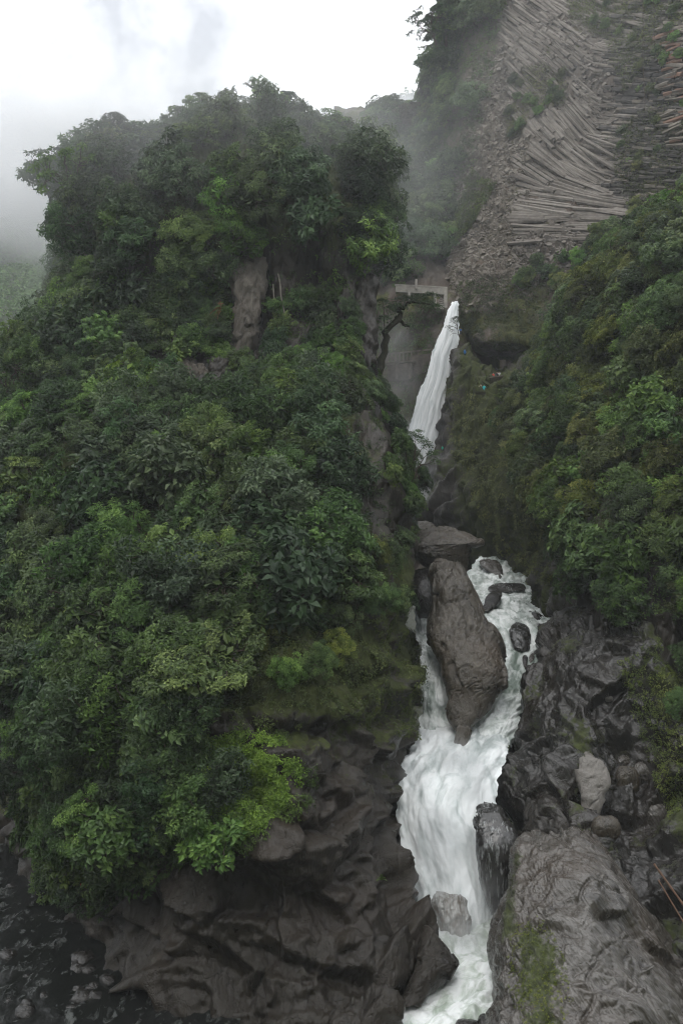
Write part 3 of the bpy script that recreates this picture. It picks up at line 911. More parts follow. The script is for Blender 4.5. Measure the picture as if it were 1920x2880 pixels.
o = obj('river', mesh_np('river', pv, grid_faces(200, 150), M['river'], True, None, pv[:, :2]), kind='structure')
o['label'] = 'dark river with broken whitecaps running behind the crag'

# ------------------------------------------------------------------ haze and spray
def vol_mat(name, col, density, aniso=0.0):
    m, t, out = new_mat(name)
    v = t.nodes.new('ShaderNodeVolumePrincipled')
    v.inputs['Color'].default_value = (*col, 1)
    v.inputs['Density'].default_value = density
    v.inputs['Anisotropy'].default_value = aniso
    t.links.new(v.outputs['Volume'], out.inputs['Volume'])
    return m


def box_mesh(lo, hi):
    x0, y0, z0 = lo
    x1, y1, z1 = hi
    v = [(x0, y0, z0), (x1, y0, z0), (x1, y1, z0), (x0, y1, z0), (x0, y0, z1), (x1, y0, z1), (x1, y1, z1), (x0, y1, z1)]
    f = [(0, 3, 2, 1), (4, 5, 6, 7), (0, 1, 5, 4), (1, 2, 6, 5), (2, 3, 7, 6), (3, 0, 4, 7)]
    return v, f


allz = max(float(t['V'][..., 2].max()) for t in TERRAIN.values())
v, f = box_mesh((-9100, -700, GZ - 6), (9100, 14100, allz + 60))
o = obj('haze', mesh_np('haze', v, f, vol_mat('haze', (0.93, 0.96, 1.0), HAZE_DENSITY, 0.1), False), kind='stuff')
o['label'] = 'pale even mountain haze filling the whole gorge'


def blob_mesh(name, seed, mat, amp=0.25, sub=3, freq=1.2):
    import bmesh
    bm = bmesh.new()
    bmesh.ops.create_icosphere(bm, subdivisions=sub, radius=1.0)
    v = np.array([x.co for x in bm.verts])
    f = np.array([[q.index for q in p.verts] for p in bm.faces])
    bm.free()
    v = v * (1 + amp * fbm(v * freq + seed * 3.3, 3))[:, None]
    return mesh_np(name, v, f, mat, True)


def mist_mat(density):
    m, t, out = new_mat('mist')
    lk = t.links.new
    tc = N_(t, 'ShaderNodeTexCoord')
    ln = t.nodes.new('ShaderNodeVectorMath')
    ln.operation = 'LENGTH'
    lk(tc.outputs['Object'], ln.inputs[0])
    f = math_(t, 'MAXIMUM', math_(t, 'SUBTRACT', 1.0, ln.outputs['Value']), 0.0)
    f = math_(t, 'POWER', f, 1.3)
    n = N_(t, 'ShaderNodeTexNoise', Scale=2.2, Detail=3.0)
    lk(tc.outputs['Object'], n.inputs['Vector'])
    f = math_(t, 'MULTIPLY', f, math_(t, 'MULTIPLY', n.outputs['Fac'], 2.0))
    v = t.nodes.new('ShaderNodeVolumePrincipled')
    v.inputs['Color'].default_value = (0.96, 0.97, 0.98, 1)
    v.inputs['Anisotropy'].default_value = 0.2
    lk(math_(t, 'MULTIPLY', f, density * 2.6), v.inputs['Density'])
    lk(v.outputs['Volume'], out.inputs['Volume'])
    return m


def mist(label, items, density):
    """soft banks of cloud or spray: closed bodies of thin fog, denser where they overlap"""
    mat = mist_mat(density)
    for i, (px, py, d, rx, ry, rd) in enumerate(items):
        o = obj('mist', blob_mesh('mist', 10 + i + px % 7, mat, 0.1), kind='stuff')
        o.location = Vector(P(px, py, d))
        o.scale = (rx, rd, ry)
        o.rotation_euler = (0.3 * math.sin(i * 2.1), 0.4 * math.sin(i * 1.3 + 1), i * 1.1 if rx == rd else 0)
        o['label'] = label
        o['group'] = label


mist('low cloud drifting across the far hillside', [
    (40, 570, 560, 150, 50, 70), (200, 590, 540, 110, 44, 60), (-80, 540, 620, 170, 64, 80), (100, 480, 680, 190, 80, 80), (230, 500, 660, 150, 70, 70), (0, 380, 720, 200, 80, 80)], 0.008)
mist('low cloud wreathing the distant peak', [
    (1090, 360, 820, 40, 20, 30), (1000, 350, 780, 60, 26, 40), (1210, 350, 800, 40, 22, 30), (1140, 390, 780, 60, 24, 40), (1140, 300, 840, 40, 14, 30), (1170, 330, 760, 50, 26, 40)], 0.02)
mist('thin mist drifting over the top of the crag', [(560, 420, 135, 42, 26, 30), (900, 460, 145, 34, 26, 30), (250, 560, 140, 26, 22, 26)], 0.006)
mist('mist filling the ravine and the face of the basalt', [(1330, 250, 205, 20, 30, 22), (1600, 200, 180, 34, 36, 20)], 0.0010)
mist('spray hanging at the foot of the tall waterfall', [
    (1190, 1400, 172, 5, 4.5, 4), (1230, 1330, 176, 4, 5, 4), (1150, 1250, 182, 4.5, 7, 4)], 0.08)
mist('spray drifting beside the tall waterfall', [
    (1120, 1090, 190, 7, 11, 5), (1110, 960, 192, 6, 8, 5), (1180, 1240, 182, 6, 9, 4)], 0.02)
mist('spray rising from the lower fall', [
    (1280, 2130, 88, 4.6, 3.0, 2.5), (1170, 2190, 84, 2.4, 1.9, 2), (1250, 2380, 80.5, 5.0, 4.0, 2.6), (1290, 2600, 74.0, 4.6, 2.6, 2.2), (1320, 2640, 72.5, 4.0, 1.6, 2.0), (1370, 2500, 77, 2.4, 3.2, 2), (1240, 2480, 76, 3.2, 3.4, 2), (1210, 2300, 81, 3.0, 3.4, 2), (1330, 2200, 84.5, 3.2, 3.0, 2)], 0.10)

# ------------------------------------------------------------------ boulders
def ring_rock(rows, nv=56, nu=48, disp=None, thick=0.9, lean=0.0):
    """closed rock from (py, left, right, front distance); returns world verts, faces"""
    rr = cr_interp(np.array(rows, float), nv)
    a = np.arange(nu) / nu * 2 * math.pi
    V = np.zeros((nv, nu, 3))
    for i, (py, l, r, d) in enumerate(rr):
        hw = max((r - l) / 2, 0.5)
        hm = hw / F * d
        tk = hm * thick
        ca, sa = np.cos(a), np.sin(a)
        ex = np.sign(ca) * np.abs(ca) ** 0.85
        ez = np.sign(sa) * np.abs(sa) ** 0.85
        dd = d + tk - tk * ez
        for j in range(nu):
            V[i, j] = P((l + r) / 2 + hw * ex[j], py, dd[j])
    f = grid_faces(nv, nu, True)
    v = V.reshape(-1, 3)
    ctr = v.mean(0)
    top, bot = V[0].mean(0), V[-1].mean(0)
    v = np.vstack([v, top, bot])
    nt_, nb_ = len(v) - 2, len(v) - 1
    cap = [[nt_, j, (j + 1) % nu, nt_] for j in range(nu)]
    N = grid_normals(V, True)
    cc = V.mean(1, keepdims=True)
    if np.mean(np.sum(N * (V - cc), 2)) < 0:
        N = -N
    n = np.vstack([N.reshape(-1, 3), CU, -CU])
    h = disp(v, n)
    v = v + n * h[:, None]
    x, b, e = v[f[:, 0]], v[f[:, 1]], v[f[:, 3]]
    if np.mean(np.sum(np.cross(b - x, e - x) * n[f[:, 0]], 1)) < 0:
        f = f[:, ::-1]
    tri = np.vstack([f[:, [0, 1, 2]], f[:, [0, 2, 3]]])
    c1 = np.array([[nt_, (j + 1) % nu, j] for j in range(nu)])
    base = (nv - 1) * nu
    c2 = np.array([[nb_, base + j, base + (j + 1) % nu] for j in range(nu)])
    return v, np.vstack([tri, c1, c2])


def rock_thing(label, rows, mat, disp, thick=0.9, nv=56, nu=48, moss=0.0, cat='boulder', group=None, name='boulder'):
    v, f = ring_rock(rows, nv, nu, disp, thick)
    org = v[np.argmin(v[:, 2])].copy()
    m = np.clip(moss + 0.4 * fbm(v / 3.0, 3), 0, 1) * (moss > 0)
    me = mesh_np(name, v - org, f, M[mat], True, {'moss': m})
    o = obj(name, me)
    o.location = Vector(org)
    return tag(o, label, cat, group)


def bd(amp=1.0, s=1.0, dirv=(0.3, -0.2, -0.9)):
    return lambda p, n: amp * (0.4 * fbm(p / (5.0 * s), 2) + 0.10 * polish(p, dirv, 6.0 * s, 1.2 * s, 3, 0.5) + facets(p, 4.2 * s, 0.12, 0.03, (1, 1, 1.8), 0.5) + facets(p, 1.5 * s, 0.07, 0.03, (1, 1, 1.6), 0.6) + 0.6 * cracks(p, 4.5 * s, 0.03) + 0.2 * cracks(p + 20, 2.2 * s, 0.03) - 0.1)


rock_thing('tall tapering grey brown boulder splitting the stream from the cascade',
           [(1585, 1236, 1272, 107), (1592, 1228, 1282, 106), (1605, 1216, 1296, 105), (1655, 1210, 1328, 103.5), (1705, 1213, 1353, 102.5), (1752, 1203, 1377, 101), (1800, 1205, 1405, 99),
            (1850, 1236, 1424, 97.5), (1895, 1246, 1435, 96.5), (1927, 1253, 1431, 96), (1960, 1256, 1397, 96), (2006, 1263, 1366, 95.5), (2040, 1270, 1332, 95), (2075, 1282, 1310, 94.5), (2100, 1292, 1302, 94)],
           'pale_rock', bd(0.85), 0.75, 160, 130)
rock_thing('smooth brown capstone with an overhanging lip perched above the tall boulder',
           [(1486, 1195, 1245, 122), (1495, 1178, 1300, 118), (1512, 1160, 1345, 116), (1527, 1156, 1362, 115), (1541, 1156, 1332, 115), (1561, 1160, 1320, 115), (1580, 1175, 1316, 115.5), (1598, 1210, 1312, 116), (1612, 1275, 1306, 117)],
           'pale_rock', bd(0.7, 0.8, (0.8, -0.1, -0.4)), 0.7, 70, 70)
rock_thing('dark rounded rock wedged under the capstone beside the crag',
           [(1600, 1180, 1215, 118), (1608, 1165, 1222, 116), (1640, 1160, 1226, 114), (1680, 1165, 1222, 113), (1720, 1170, 1216, 113), (1738, 1180, 1205, 114)], 'wet_rock', bd(0.4, 0.6), 0.9, 40, 36)
rock_thing('flat topped rock behind the capstone at the foot of the waterfall',
           [(1466, 1170, 1195, 136), (1472, 1160, 1216, 134), (1490, 1150, 1222, 132), (1520, 1140, 1210, 131)], 'pale_rock', bd(0.35, 0.6), 0.8, 30, 36)
rock_thing('grey angular boulder at the head of the foaming cascade',
           [(1574, 1352, 1385, 148), (1580, 1348, 1402, 146), (1596, 1360, 1412, 144), (1612, 1378, 1414, 143), (1628, 1390, 1412, 142)], 'slab_rock', bd(0.5, 0.6), 0.8, 34, 36)
rock_thing('low flat dark rock awash across the upper cascade',
           [(1640, 1400, 1445, 137), (1643, 1385, 1465, 135.5), (1652, 1372, 1478, 133), (1662, 1372, 1476, 131.5)], 'wet_rock', bd(0.25, 0.6, (1, 0, 0)), 0.5, 24, 40)
rock_thing('smooth dark oval boulder midway down the cascade',
           [(1661, 1388, 1406, 127), (1668, 1376, 1412, 124.5), (1684, 1366, 1409, 122.5), (1702, 1358, 1396, 121), (1720, 1353, 1376, 120)], 'wet_rock', bd(0.25, 0.6), 0.8, 34, 34)
rock_thing('round black rock with white trickles streaming over it in the cascade',
           [(1752, 1446, 1466, 115), (1760, 1436, 1480, 113), (1778, 1430, 1491, 111), (1800, 1434, 1492, 110), (1820, 1442, 1490, 109), (1832, 1448, 1486, 109)], 'veiled_rock', bd(0.3, 0.5), 0.8, 34, 40)
rock_thing('small standing stone near the foot of the cascade',
           [(1842, 1472, 1478, 108.5), (1848, 1468, 1482, 107.5), (1862, 1468, 1483, 106.5), (1880, 1474, 1481, 106)], 'wet_rock', bd(0.1, 0.4), 0.8, 20, 20)
rock_thing('small pale stone beside the standing stone in the cascade',
           [(1837, 1492, 1498, 109), (1842, 1488, 1502, 108.5), (1854, 1486, 1500, 107.5), (1866, 1482, 1492, 107)], 'slab_rock', bd(0.1, 0.4), 0.8, 20, 20)
rock_thing('dark jagged rock along the right edge of the cascade',
           [(1716, 1488, 1500, 122), (1726, 1488, 1520, 119), (1745, 1498, 1540, 117), (1765, 1510, 1556, 115), (1782, 1530, 1560, 114)], 'wet_rock', bd(0.5, 0.5), 0.8, 30, 32)
rock_thing('black round headed rock with water sheeting down beside the lower fall',
           [(2262, 1350, 1385, 82.5), (2272, 1338, 1408, 80.8), (2300, 1331, 1430, 79.2), (2340, 1330, 1452, 78.0), (2390, 1336, 1460, 77.2), (2450, 1346, 1458, 76.8), (2510, 1362, 1452, 76.5), (2575, 1380, 1446, 76.4)],
           'veiled_rock', bd(0.5, 0.7), 0.8, 60, 56)
rock_thing('tan boulder half hidden by spray at the foot of the lower fall',
           [(2512, 1232, 1262, 78.2), (2520, 1222, 1286, 77.4), (2542, 1214, 1306, 76.6), (2580, 1232, 1322, 75.9), (2625, 1250, 1312, 75.2), (2660, 1268, 1300, 74.8)], 'tan_rock', bd(0.9, 0.5), 0.8, 50, 50)
rock_thing('dark angular block jutting from the crag into the pool',
           [(2606, 1195, 1212, 71.5), (2625, 1190, 1226, 70.5), (2652, 1182, 1250, 69.6), (2685, 1170, 1272, 68.8), (2715, 1160, 1286, 68), (2745, 1150, 1262, 67.4), (2790, 1130, 1225, 66.8), (2830, 1110, 1180, 66)], 'crag_rock', bd(0.6, 0.6), 0.9, 60, 50)
rock_thing('wet black stone at the near edge of the pool',
           [(2851, 1355, 1372, 66.0), (2858, 1346, 1388, 65.2), (2880, 1340, 1396, 64.6), (2910, 1340, 1400, 64.2)], 'wet_rock', bd(0.2, 0.4), 0.9, 24, 30)
rock_thing('low wet black stone left of the pool edge stone',
           [(2868, 1300, 1325, 65.6), (2873, 1286, 1345, 64.8), (2892, 1276, 1350, 64.2), (2915, 1276, 1350, 63.8)], 'wet_rock', bd(0.2, 0.4), 0.9, 24, 30)
rock_thing('tall pale grey slab standing out among the dark bank rocks',
[(2118, 1632, 1664, 83.2), (2134, 1624, 1690, 82.2), (2170, 1622, 1708, 81.4), (2205, 1626, 1716, 80.6), (2240, 1632, 1700, 80.0), (2280, 1634, 1684, 79.6), (2330, 1640, 1676, 79.2), (2370, 1650, 1668, 79)],
           'light_rock', bd(0.55, 0.7), 0.55, 60, 50)
for lab, x, y, rx, ry, d, mt in (
        ('rounded grey boulder beside the pale slab, larger of two', 1808, 2175, 30, 32, 84, 'slab_rock'),
        ('upper round stone resting above the large grey boulder', 1752, 2146, 20, 20, 85, 'slab_rock'),
        ('brown knobbly boulder below the round stone right of the slab', 1762, 2196, 36, 40, 83, 'pale_rock'),
        ('small pale pebble shaped stone lying on the bank', 1710, 1964, 12, 9, 88.5, 'light_rock'),
        ('brown boulder half buried below the pale slab', 1700, 2330, 44, 34, 76.5, 'pale_rock'),
        ('dark boulder wedged in the gully by the bamboo poles', 1850, 2300, 34, 40, 79, 'slab_rock')):
    p_, n_ = hit('river_bank', x, y)
    dh = (Vector(p_) @ Vector(CF)) if p_ else d
    d = dh - 0.2
    rock_thing(lab, [(y - ry, x - rx * .45, x + rx * .4, d + .4), (y - ry * .75, x - rx * .8, x + rx * .75, d), (y - ry * .1, x - rx, x + rx, d - .4), (y + ry * .6, x - rx * .85, x + rx * .9, d - .3), (y + ry, x - rx * .5, x + rx * .5, d)],
               mt, bd(0.25, 0.5), 0.9, 32, 34)

for lab, rows_, mt in (
        ('broad pale brown rock pillar hanging under the leafy overhang of the crag', [(725, 668, 750, 124), (745, 658, 752, 122.4), (790, 655, 742, 121.2), (850, 660, 736, 120.4), (910, 664, 722, 119.9), (960, 660, 712, 119.6), (1010, 668, 704, 119.4), (1050, 676, 696, 119)], 'pillar_rock'),
        ('streaky grey rock pillar above the lower crag slope, left of the thin one', [(1012, 515, 540, 119), (1028, 509, 550, 117.6), (1070, 506, 551, 116.8), (1110, 509, 556, 116), (1150, 504, 552, 115.2), (1200, 510, 548, 114.5)], 'pillar_rock'),
        ('thin smooth grey rock pillar beside the streaky one', [(1030, 568, 576, 118.4), (1045, 563, 582, 117.4), (1090, 560, 585, 116.5), (1140, 564, 584, 115.6), (1190, 565, 580, 114.8)], 'pillar_rock'),
        ('brown cracked rock pillar right of the thin smooth pillar', [(1000, 604, 640, 119), (1018, 596, 650, 117.6), (1060, 592, 652, 116.8), (1110, 596, 658, 116), (1160, 598, 650, 115.2), (1200, 605, 645, 114.6)], 'crag_rock'),
        ('tall vertical rock column forming the right edge of the upper crag', [(770, 985, 1040, 128), (800, 978, 1050, 125.6), (880, 984, 1052, 124.4), (960, 990, 1052, 123.4), (1040, 992, 1050, 122), (1100, 1000, 1048, 120.5)], 'crag_rock'),
        ('short pale rock spur between bushes near the right of the crag', [(980, 884, 894, 120.6), (1000, 879, 903, 119.4), (1040, 882, 905, 118.6), (1085, 888, 900, 118)], 'pillar_rock')):
    rock_thing(lab, rows_, mt, lambda p, n: 0.55 * facets(p, 1.3, 0.4, 0.22, (1, 1, 3.5)) + 0.3 * ridged(p / np.array([0.8, 0.8, 5.0]), 2) + 0.4 * fbm(p / 2.0, 3), 0.8, 80, 60, cat='rock pillar', name='rock_pillar')

# flying droplets and torn shreds of foam along the edges of the falls
def spray(label, srcs, seed):
    rg_ = np.random.default_rng(seed)
    C = []
    for (x0, y0, x1, y1, d0, d1, n, spread) in srcs:
        t = rg_.uniform(0, 1, n)
        sp = rg_.normal(0, spread, n)
        q = rg_.normal(0, spread * 0.6, n)
        for a, s, r_ in zip(t, sp, q):
            C.append(np.append(P(x0 + (x1 - x0) * a + s, y0 + (y1 - y0) * a + r_, d0 + (d1 - d0) * a - abs(s) * 0.01), rg_.uniform(0.012, 0.045)))
    C = np.array(C)
    dirs = rg_.normal(size=(len(C), 4, 3))
    v = C[:, None, :3] + dirs * C[:, None, 3:4] * np.array([1, 1, 2.0])
    v = v.reshape(-1, 3)
    b = np.arange(len(C))[:, None] * 4
    f = np.concatenate([b + np.array([[0, 1, 2]]), b + np.array([[0, 2, 3]]), b + np.array([[0, 3, 1]]), b + np.array([[1, 3, 2]])])
    o = obj('water_spray', mesh_np('water_spray', v, f, M['white_water'], True, None, v[:, [0, 2]]), kind='stuff')
    o['label'] = label


spray('droplets torn from the lower fall and its two inlets', [
    (1310, 2085, 1425, 1975, 97, 100, 160, 6), (1262, 1970, 1295, 2090, 98, 96, 120, 6), (1250, 1900, 1262, 1980, 101, 98, 80, 5)], 5)
spray('droplets around the upper cascade', [(1480, 1640, 1390, 1640, 138, 140, 200, 5), (1440, 1740, 1540, 1760, 116, 116, 400, 8), (1380, 1620, 1490, 1700, 128, 124, 300, 9), (1190, 1840, 1200, 1980, 101, 98, 250, 8)], 6)

# dark stones in the river
_rs = np.random.default_rng(12)
import bmesh
_bm = bmesh.new()
bmesh.ops.create_icosphere(_bm, subdivisions=2, radius=1.0)
_iv = np.array([x.co for x in _bm.verts])
_if = np.array([[q.index for q in p.verts] for p in _bm.faces])
_bm.free()
_p = []
for k in range(70):
    yy = _rs.uniform(52, 110)
    xx = -yy * _rs.uniform(0.30, 0.44)
    r = _rs.uniform(0.25, 0.9)
    vv = _iv * (1 + 0.6 * fbm(_iv * 1.3 + k * 3.7, 3))[:, None] * np.array([1, 1, 0.7]) * r + np.array([xx, yy, RZ + 0.1])
    _p.append((vv, _if))
_v = np.vstack([q[0] for q in _p])
_f = (_if[None] + len(_iv) * np.arange(len(_p))[:, None, None]).reshape(-1, 3)
o = obj('river_stones', mesh_np('river_stones', _v, _f, M['wet_rock'], True, {'moss': np.zeros(len(_v))}), kind='stuff')
o['label'] = 'wet black stones breaking the dark river'

# ------------------------------------------------------------------ basalt columns
def unit(v):
    return v / (np.linalg.norm(v) + 1e-9)


HEX = np.array([[math.cos(a), math.sin(a)] for a in np.arange(6) / 6 * 2 * math.pi])


def prism(p0, p1, n, r0, r1, rng):
    ax = unit(p1 - p0)
    e = unit(n - ax * (n @ ax))
    g = np.cross(ax, e)
    k = rng.uniform(0, 1.0)
    ph = HEX @ np.array([[math.cos(k), -math.sin(k)], [math.sin(k), math.cos(k)]])
    sc = rng.uniform(0.8, 1.2, 6)[:, None]
    ring = ph * sc
    tilt = rng.uniform(-0.45, 0.45, (2, 2))
    a = p0 + (ring[:, :1] * e + ring[:, 1:] * g) * r0 + np.outer(ring @ tilt[0], ax) * r0
    b = p1 + (ring[:, :1] * e + ring[:, 1:] * g) * r1 + np.outer(ring @ tilt[1], ax) * r1
    return np.vstack([a, b])


PF = [[i, (i + 1) % 6, 6 + (i + 1) % 6, 6 + i] for i in range(6)] + [[0, 5, 4, 3], [0, 3, 2, 1], [6, 7, 8, 9], [6, 9, 10, 11]]
PF = np.array(PF)
bvh_c = TERRAIN['basalt_cliff']['bvh']
crng = np.random.default_rng(21)
cols = []            # (size in picture, verts, material key, tint)


def surf(px, py):
    q, n = hit('basalt_cliff', px, py)
    if q is None:
        return None, None
    n = np.array(n)
    q = np.array(q)
    if n @ q > 0:
        n = -n
    return q, n


def lay(px, py, ang, length, width, lift, key, tint=None):
    """one column lying along the face; ang in degrees downwards to the right as seen"""
    L2 = length / 2
    ca, sa = math.cos(R(ang)), math.sin(R(ang))
    a, na = surf(px - L2 * ca, py - L2 * sa)
    b, nb = surf(px + L2 * ca, py + L2 * sa)
    if a is None or b is None:
        return
    if abs((a - b) @ CF) > 14:
        return
    n = unit(na + nb + 0.5 * unit(-a))
    d = float(a @ CF)
    r = width / 2 / F * d
    p0, p1 = a + n * lift, b + n * (lift + crng.normal(0, 0.1))
    cols.append((length * width, prism(p0, p1, n, r * crng.uniform(0.9, 1.1), r * crng.uniform(0.9, 1.1), crng), key, crng.uniform(0, 1) if tint is None else tint))


def fan_angle(px, py):
    # angle of the columns across the face
    base = np.interp(py, [40, 120, 220, 330, 400, 470, 540, 600, 660], [34, 38, 44, 52, 40, 27, 12, 3, -3])
    right = np.interp(py, [40, 250, 330, 420, 520, 640], [14, 4, 0, 2, 6, 10])
    t = float(smooth01(np.array([px]), 1600, 1690)[0])
    return base * (1 - t) + right * t + 6 * float(perlin(np.array([[px / 75.0, py / 60.0, 0.7]]))[0])


def trace(x, y, xend, ymax, seg, width, key, lift=0.35, jit=5):
    n = 0
    while x < xend and y < ymax and n < 40:
        n += 1
        ln = crng.uniform(*seg)
        a = fan_angle(x, y) + crng.normal(0, jit)
        mx, my = x + ln / 2 * math.cos(R(a)), y + ln / 2 * math.sin(R(a))
        if crng.uniform() > 0.1:
            lay(mx, my, a, ln * 1.04, width * crng.uniform(0.75, 1.4), lift - 0.3 + 0.4 * float(fbm(np.array([[mx / 45.0, my / 22.0, 1.5]]), 3)[0]) + crng.normal(0, 0.07 if jit < 4 else 0.10), key)
        a = fan_angle(x, y)
        x += ln * math.cos(R(a))
        y += ln * math.sin(R(a))


# long columns seen side on, fanning out from the edge of the face
y = 372
while y < 690:
    trace(1468 - (y - 372) * 0.10 + crng.uniform(-10, 16) + 14 * math.sin(y * 0.05), y, 1640 + crng.uniform(-15, 20), 720, (70, 170), 8.8, 'basalt', 0.45, 1.2)
    y += 4.5
for x in range(1472, 1640, 6):
    trace(x, 372 - (x - 1472) * 0.55 + crng.uniform(-6, 6), 1650 + crng.uniform(-20, 20), 720, (50, 140), 8.8, 'basalt', 0.45, 1.6)
y = 250
while y < 690:
    trace(1636 + crng.uniform(-14, 14), y, 1760 + crng.uniform(-70, 50), 720, (20, 70), 9, 'basalt', 0.4, 2.5)
    y += 5.0
# shorter broken ones higher on the face
for t in np.linspace(0, 1, 95):
    x0, y0 = 1388 + 78 * t + crng.uniform(-12, 12), -40 + 412 * t
    trace(x0, y0, 1560 + crng.uniform(-60, 60), 390, (30, 90), 9, 'basalt', 0.4, 2.5)
for x0 in range(1385, 1740, 6):
    trace(x0, -30 + crng.uniform(-15, 15), x0 + crng.uniform(180, 330), 380, (22, 70), 9, 'basalt', 0.4, 3)
for x0 in range(1560, 1770, 7):
    trace(x0, 130 + crng.uniform(-30, 30), x0 + crng.uniform(80, 160), 380, (18, 50), 9, 'basalt', 0.4, 3)
# dark stubby stacks, and warm ones at the edge
y = -40
while y < 660:
    x0 = 1715 + crng.uniform(-30, 40)
    while x0 < 1950:
        ln = crng.uniform(14, 46)
        if crng.uniform() > 0.16:
            lay(x0 + ln / 2, y + 5 * float(perlin(np.array([[x0 / 50.0, y / 50.0, 3.3]]))[0]), crng.normal(3, 3.5), ln, 11 * crng.uniform(0.75, 1.3), 0.35 + 0.5 * float(perlin(np.array([[x0 / 18.0, y / 14.0, 8.3]]))[0]) + crng.normal(0, 0.12),
                'basalt_dark' if crng.uniform() < 0.82 else 'basalt_brown')
        x0 += ln
    y += 6.2
for k in range(60):
    y0 = crng.uniform(60, 420)
    lay(crng.uniform(1865, 1940), y0, crng.normal(-14, 7), crng.uniform(30, 62), crng.uniform(8, 13), 0.9, 'basalt_brown', 2.0 if crng.uniform() < 0.25 else None)


def stub(px, py, rpx, out, key, jit=0.35):
    """end-on column heads sticking out of the face"""
    q, n = surf(px, py)
    if q is None:
        return
    d = float(q @ CF)
    r = rpx / F * d
    ax = unit(unit(n + 0.6 * unit(-q)) + crng.normal(0, jit, 3) + np.array([0.25, 0, -0.1]))
    cols.append((rpx * rpx * 2, prism(q - ax * 1.2, q + ax * out, CU, r, r * crng.uniform(0.7, 1.0), crng), key, crng.uniform(0, 1)))


EDGE_L = lambda y: np.interp(y, [60, 250, 350, 480, 600, 700, 800, 900], [1340, 1310, 1300, 1275, 1262, 1258, 1256, 1285])
for k in range(5600):
    y0 = crng.uniform(150, 880)
    xl = EDGE_L(y0)
    xr = np.interp(y0, [240, 372, 690, 760, 880], [1440, 1466, 1440, 1470, 1480])
    x0 = crng.uniform(xl, xr + crng.uniform(0, 45))
    if y0 > 840 and crng.uniform() < smooth01(np.array([x0]), 1330, 1470)[0] * 0.6 + 0.1:
        continue
    stub(x0, y0, float(np.clip(crng.lognormal(1.3, 0.42), 2.0, 9)), crng.uniform(0.0, 0.4), 'basalt_brown')
for k in range(1100):
    x0, y0 = crng.uniform(1440, 1780), crng.uniform(560, 800)
    if y0 < 640 + abs(x0 - 1600) * 0.1:
        continue
    stub(x0, y0, crng.uniform(4, 8), crng.uniform(0.1, 0.8), 'basalt')
for k in range(1500):
    x0, y0 = crng.uniform(1400, 1780), crng.uniform(-20, 520)
    if 1455 < x0 < 1640 and y0 > 330:
        continue
    stub(x0, y0, crng.uniform(3.5, 7), crng.uniform(0.1, 0.7), 'basalt')
cols.sort(key=lambda c: -c[0])
for sz, v, key, tint in cols[:290]:
    c = v.mean(0)
    me = mesh_np('basalt_column', v - c, PF, M[key], False, {'tint': np.full(12, tint)})
    o = obj('basalt_column', me, cliff)
    o.location = Vector(c)
for key in ('basalt', 'basalt_brown', 'basalt_dark'):
    sel = [c for c in cols[290:] if c[2] == key]
    if not sel:
        continue
    v = np.vstack([c[1] for c in sel])
    f = (PF[None] + 12 * np.arange(len(sel))[:, None, None]).reshape(-1, 4)
    tn = np.repeat([c[3] for c in sel], 12)
    obj('basalt_blocks', mesh_np('basalt_blocks', v, f, M[key], False, {'tint': tn}), cliff, kind='stuff')

# ------------------------------------------------------------------ plants
def leaves_np(C, A, NRM, ln, wd, droop=0.25, fold=0.0):
    """bent diamond leaves: base points C, axes A, normals NRM -> verts, quad faces"""
    n = len(C)
    S = np.cross(A, NRM)
    S /= np.linalg.norm(S, axis=1)[:, None] + 1e-9
    ln = np.broadcast_to(ln, n)[:, None]
    wd = np.broadcast_to(wd, n)[:, None]
    up = np.cross(S, A)
    b = C
    l = C + A * ln * 0.45 + S * wd * 0.5 + up * ln * 0.08
    r = C + A * ln * 0.45 - S * wd * 0.5 + up * ln * 0.08
    t = C + A * ln - up * ln * droop
    V = np.stack([b, l, t, r], 1).reshape(-1, 3)
    F_ = np.arange(n)[:, None] * 4 + np.array([[0, 1, 2, 3]])
    return V, F_


def nrm(a):
    return a / (np.linalg.norm(a, axis=-1, keepdims=True) + 1e-9)


def clump_leaves(rng, ctr, out, rad, n, ln, asp, droop, flat=0.75, updir=0.6):
    """leaves over the outer, upper shell of a clump"""
    d = rng.normal(size=(n, 3))
    d = nrm(d + 0.7 * out + np.array([0, 0, 0.55]))
    pos = ctr + d * rad * rng.uniform(0.55, 1.05, (n, 1)) * np.array([1, 1, flat])
    nm = nrm(d * 0.5 + np.array([0, 0, updir]) + rng.normal(0, 0.42, (n, 3)))
    ax = nrm(rng.normal(size=(n, 3)) + d * 0.9 + np.array([0, 0, -0.25]))
    ax = nrm(ax - nm * np.sum(ax * nm, 1)[:, None])
    l = ln * rng.uniform(0.65, 1.25, n)
    return leaves_np(pos, ax, nm, l, l * asp * rng.uniform(0.8, 1.2, n), droop)


def whorl_leaves(rng, ctr, out, rad, n, ln, asp, droop):
    """fingered leaves: seven drooping leaflets around each stalk end"""
    Vs, Fs = [], []
    k = max(1, n // 7)
    d = nrm(rng.normal(size=(k, 3)) + 0.7 * out + np.array([0, 0, 0.6]))
    pos = ctr + d * rad * rng.uniform(0.5, 1.1, (k, 1))
    base = 0
    up = nrm(d * 0.45 + np.array([0, 0, 0.8]))
    C, A, Nn = [], [], []
    for p, u in zip(pos, up):
        e = unit(np.cross(u, rng.normal(size=3)))
        g = np.cross(u, e)
        a0 = rng.uniform(0, 6.28)
        for j in range(7):
            a = a0 + j * 0.9
            h = e * math.cos(a) + g * math.sin(a)
            C.append(p)
            A.append(unit(h - u * rng.uniform(0.25, 0.7)))
            Nn.append(unit(u + h * 0.5))
    return leaves_np(np.array(C), np.array(A), np.array(Nn), ln * rng.uniform(0.75, 1.2, len(C)), ln * asp, droop)


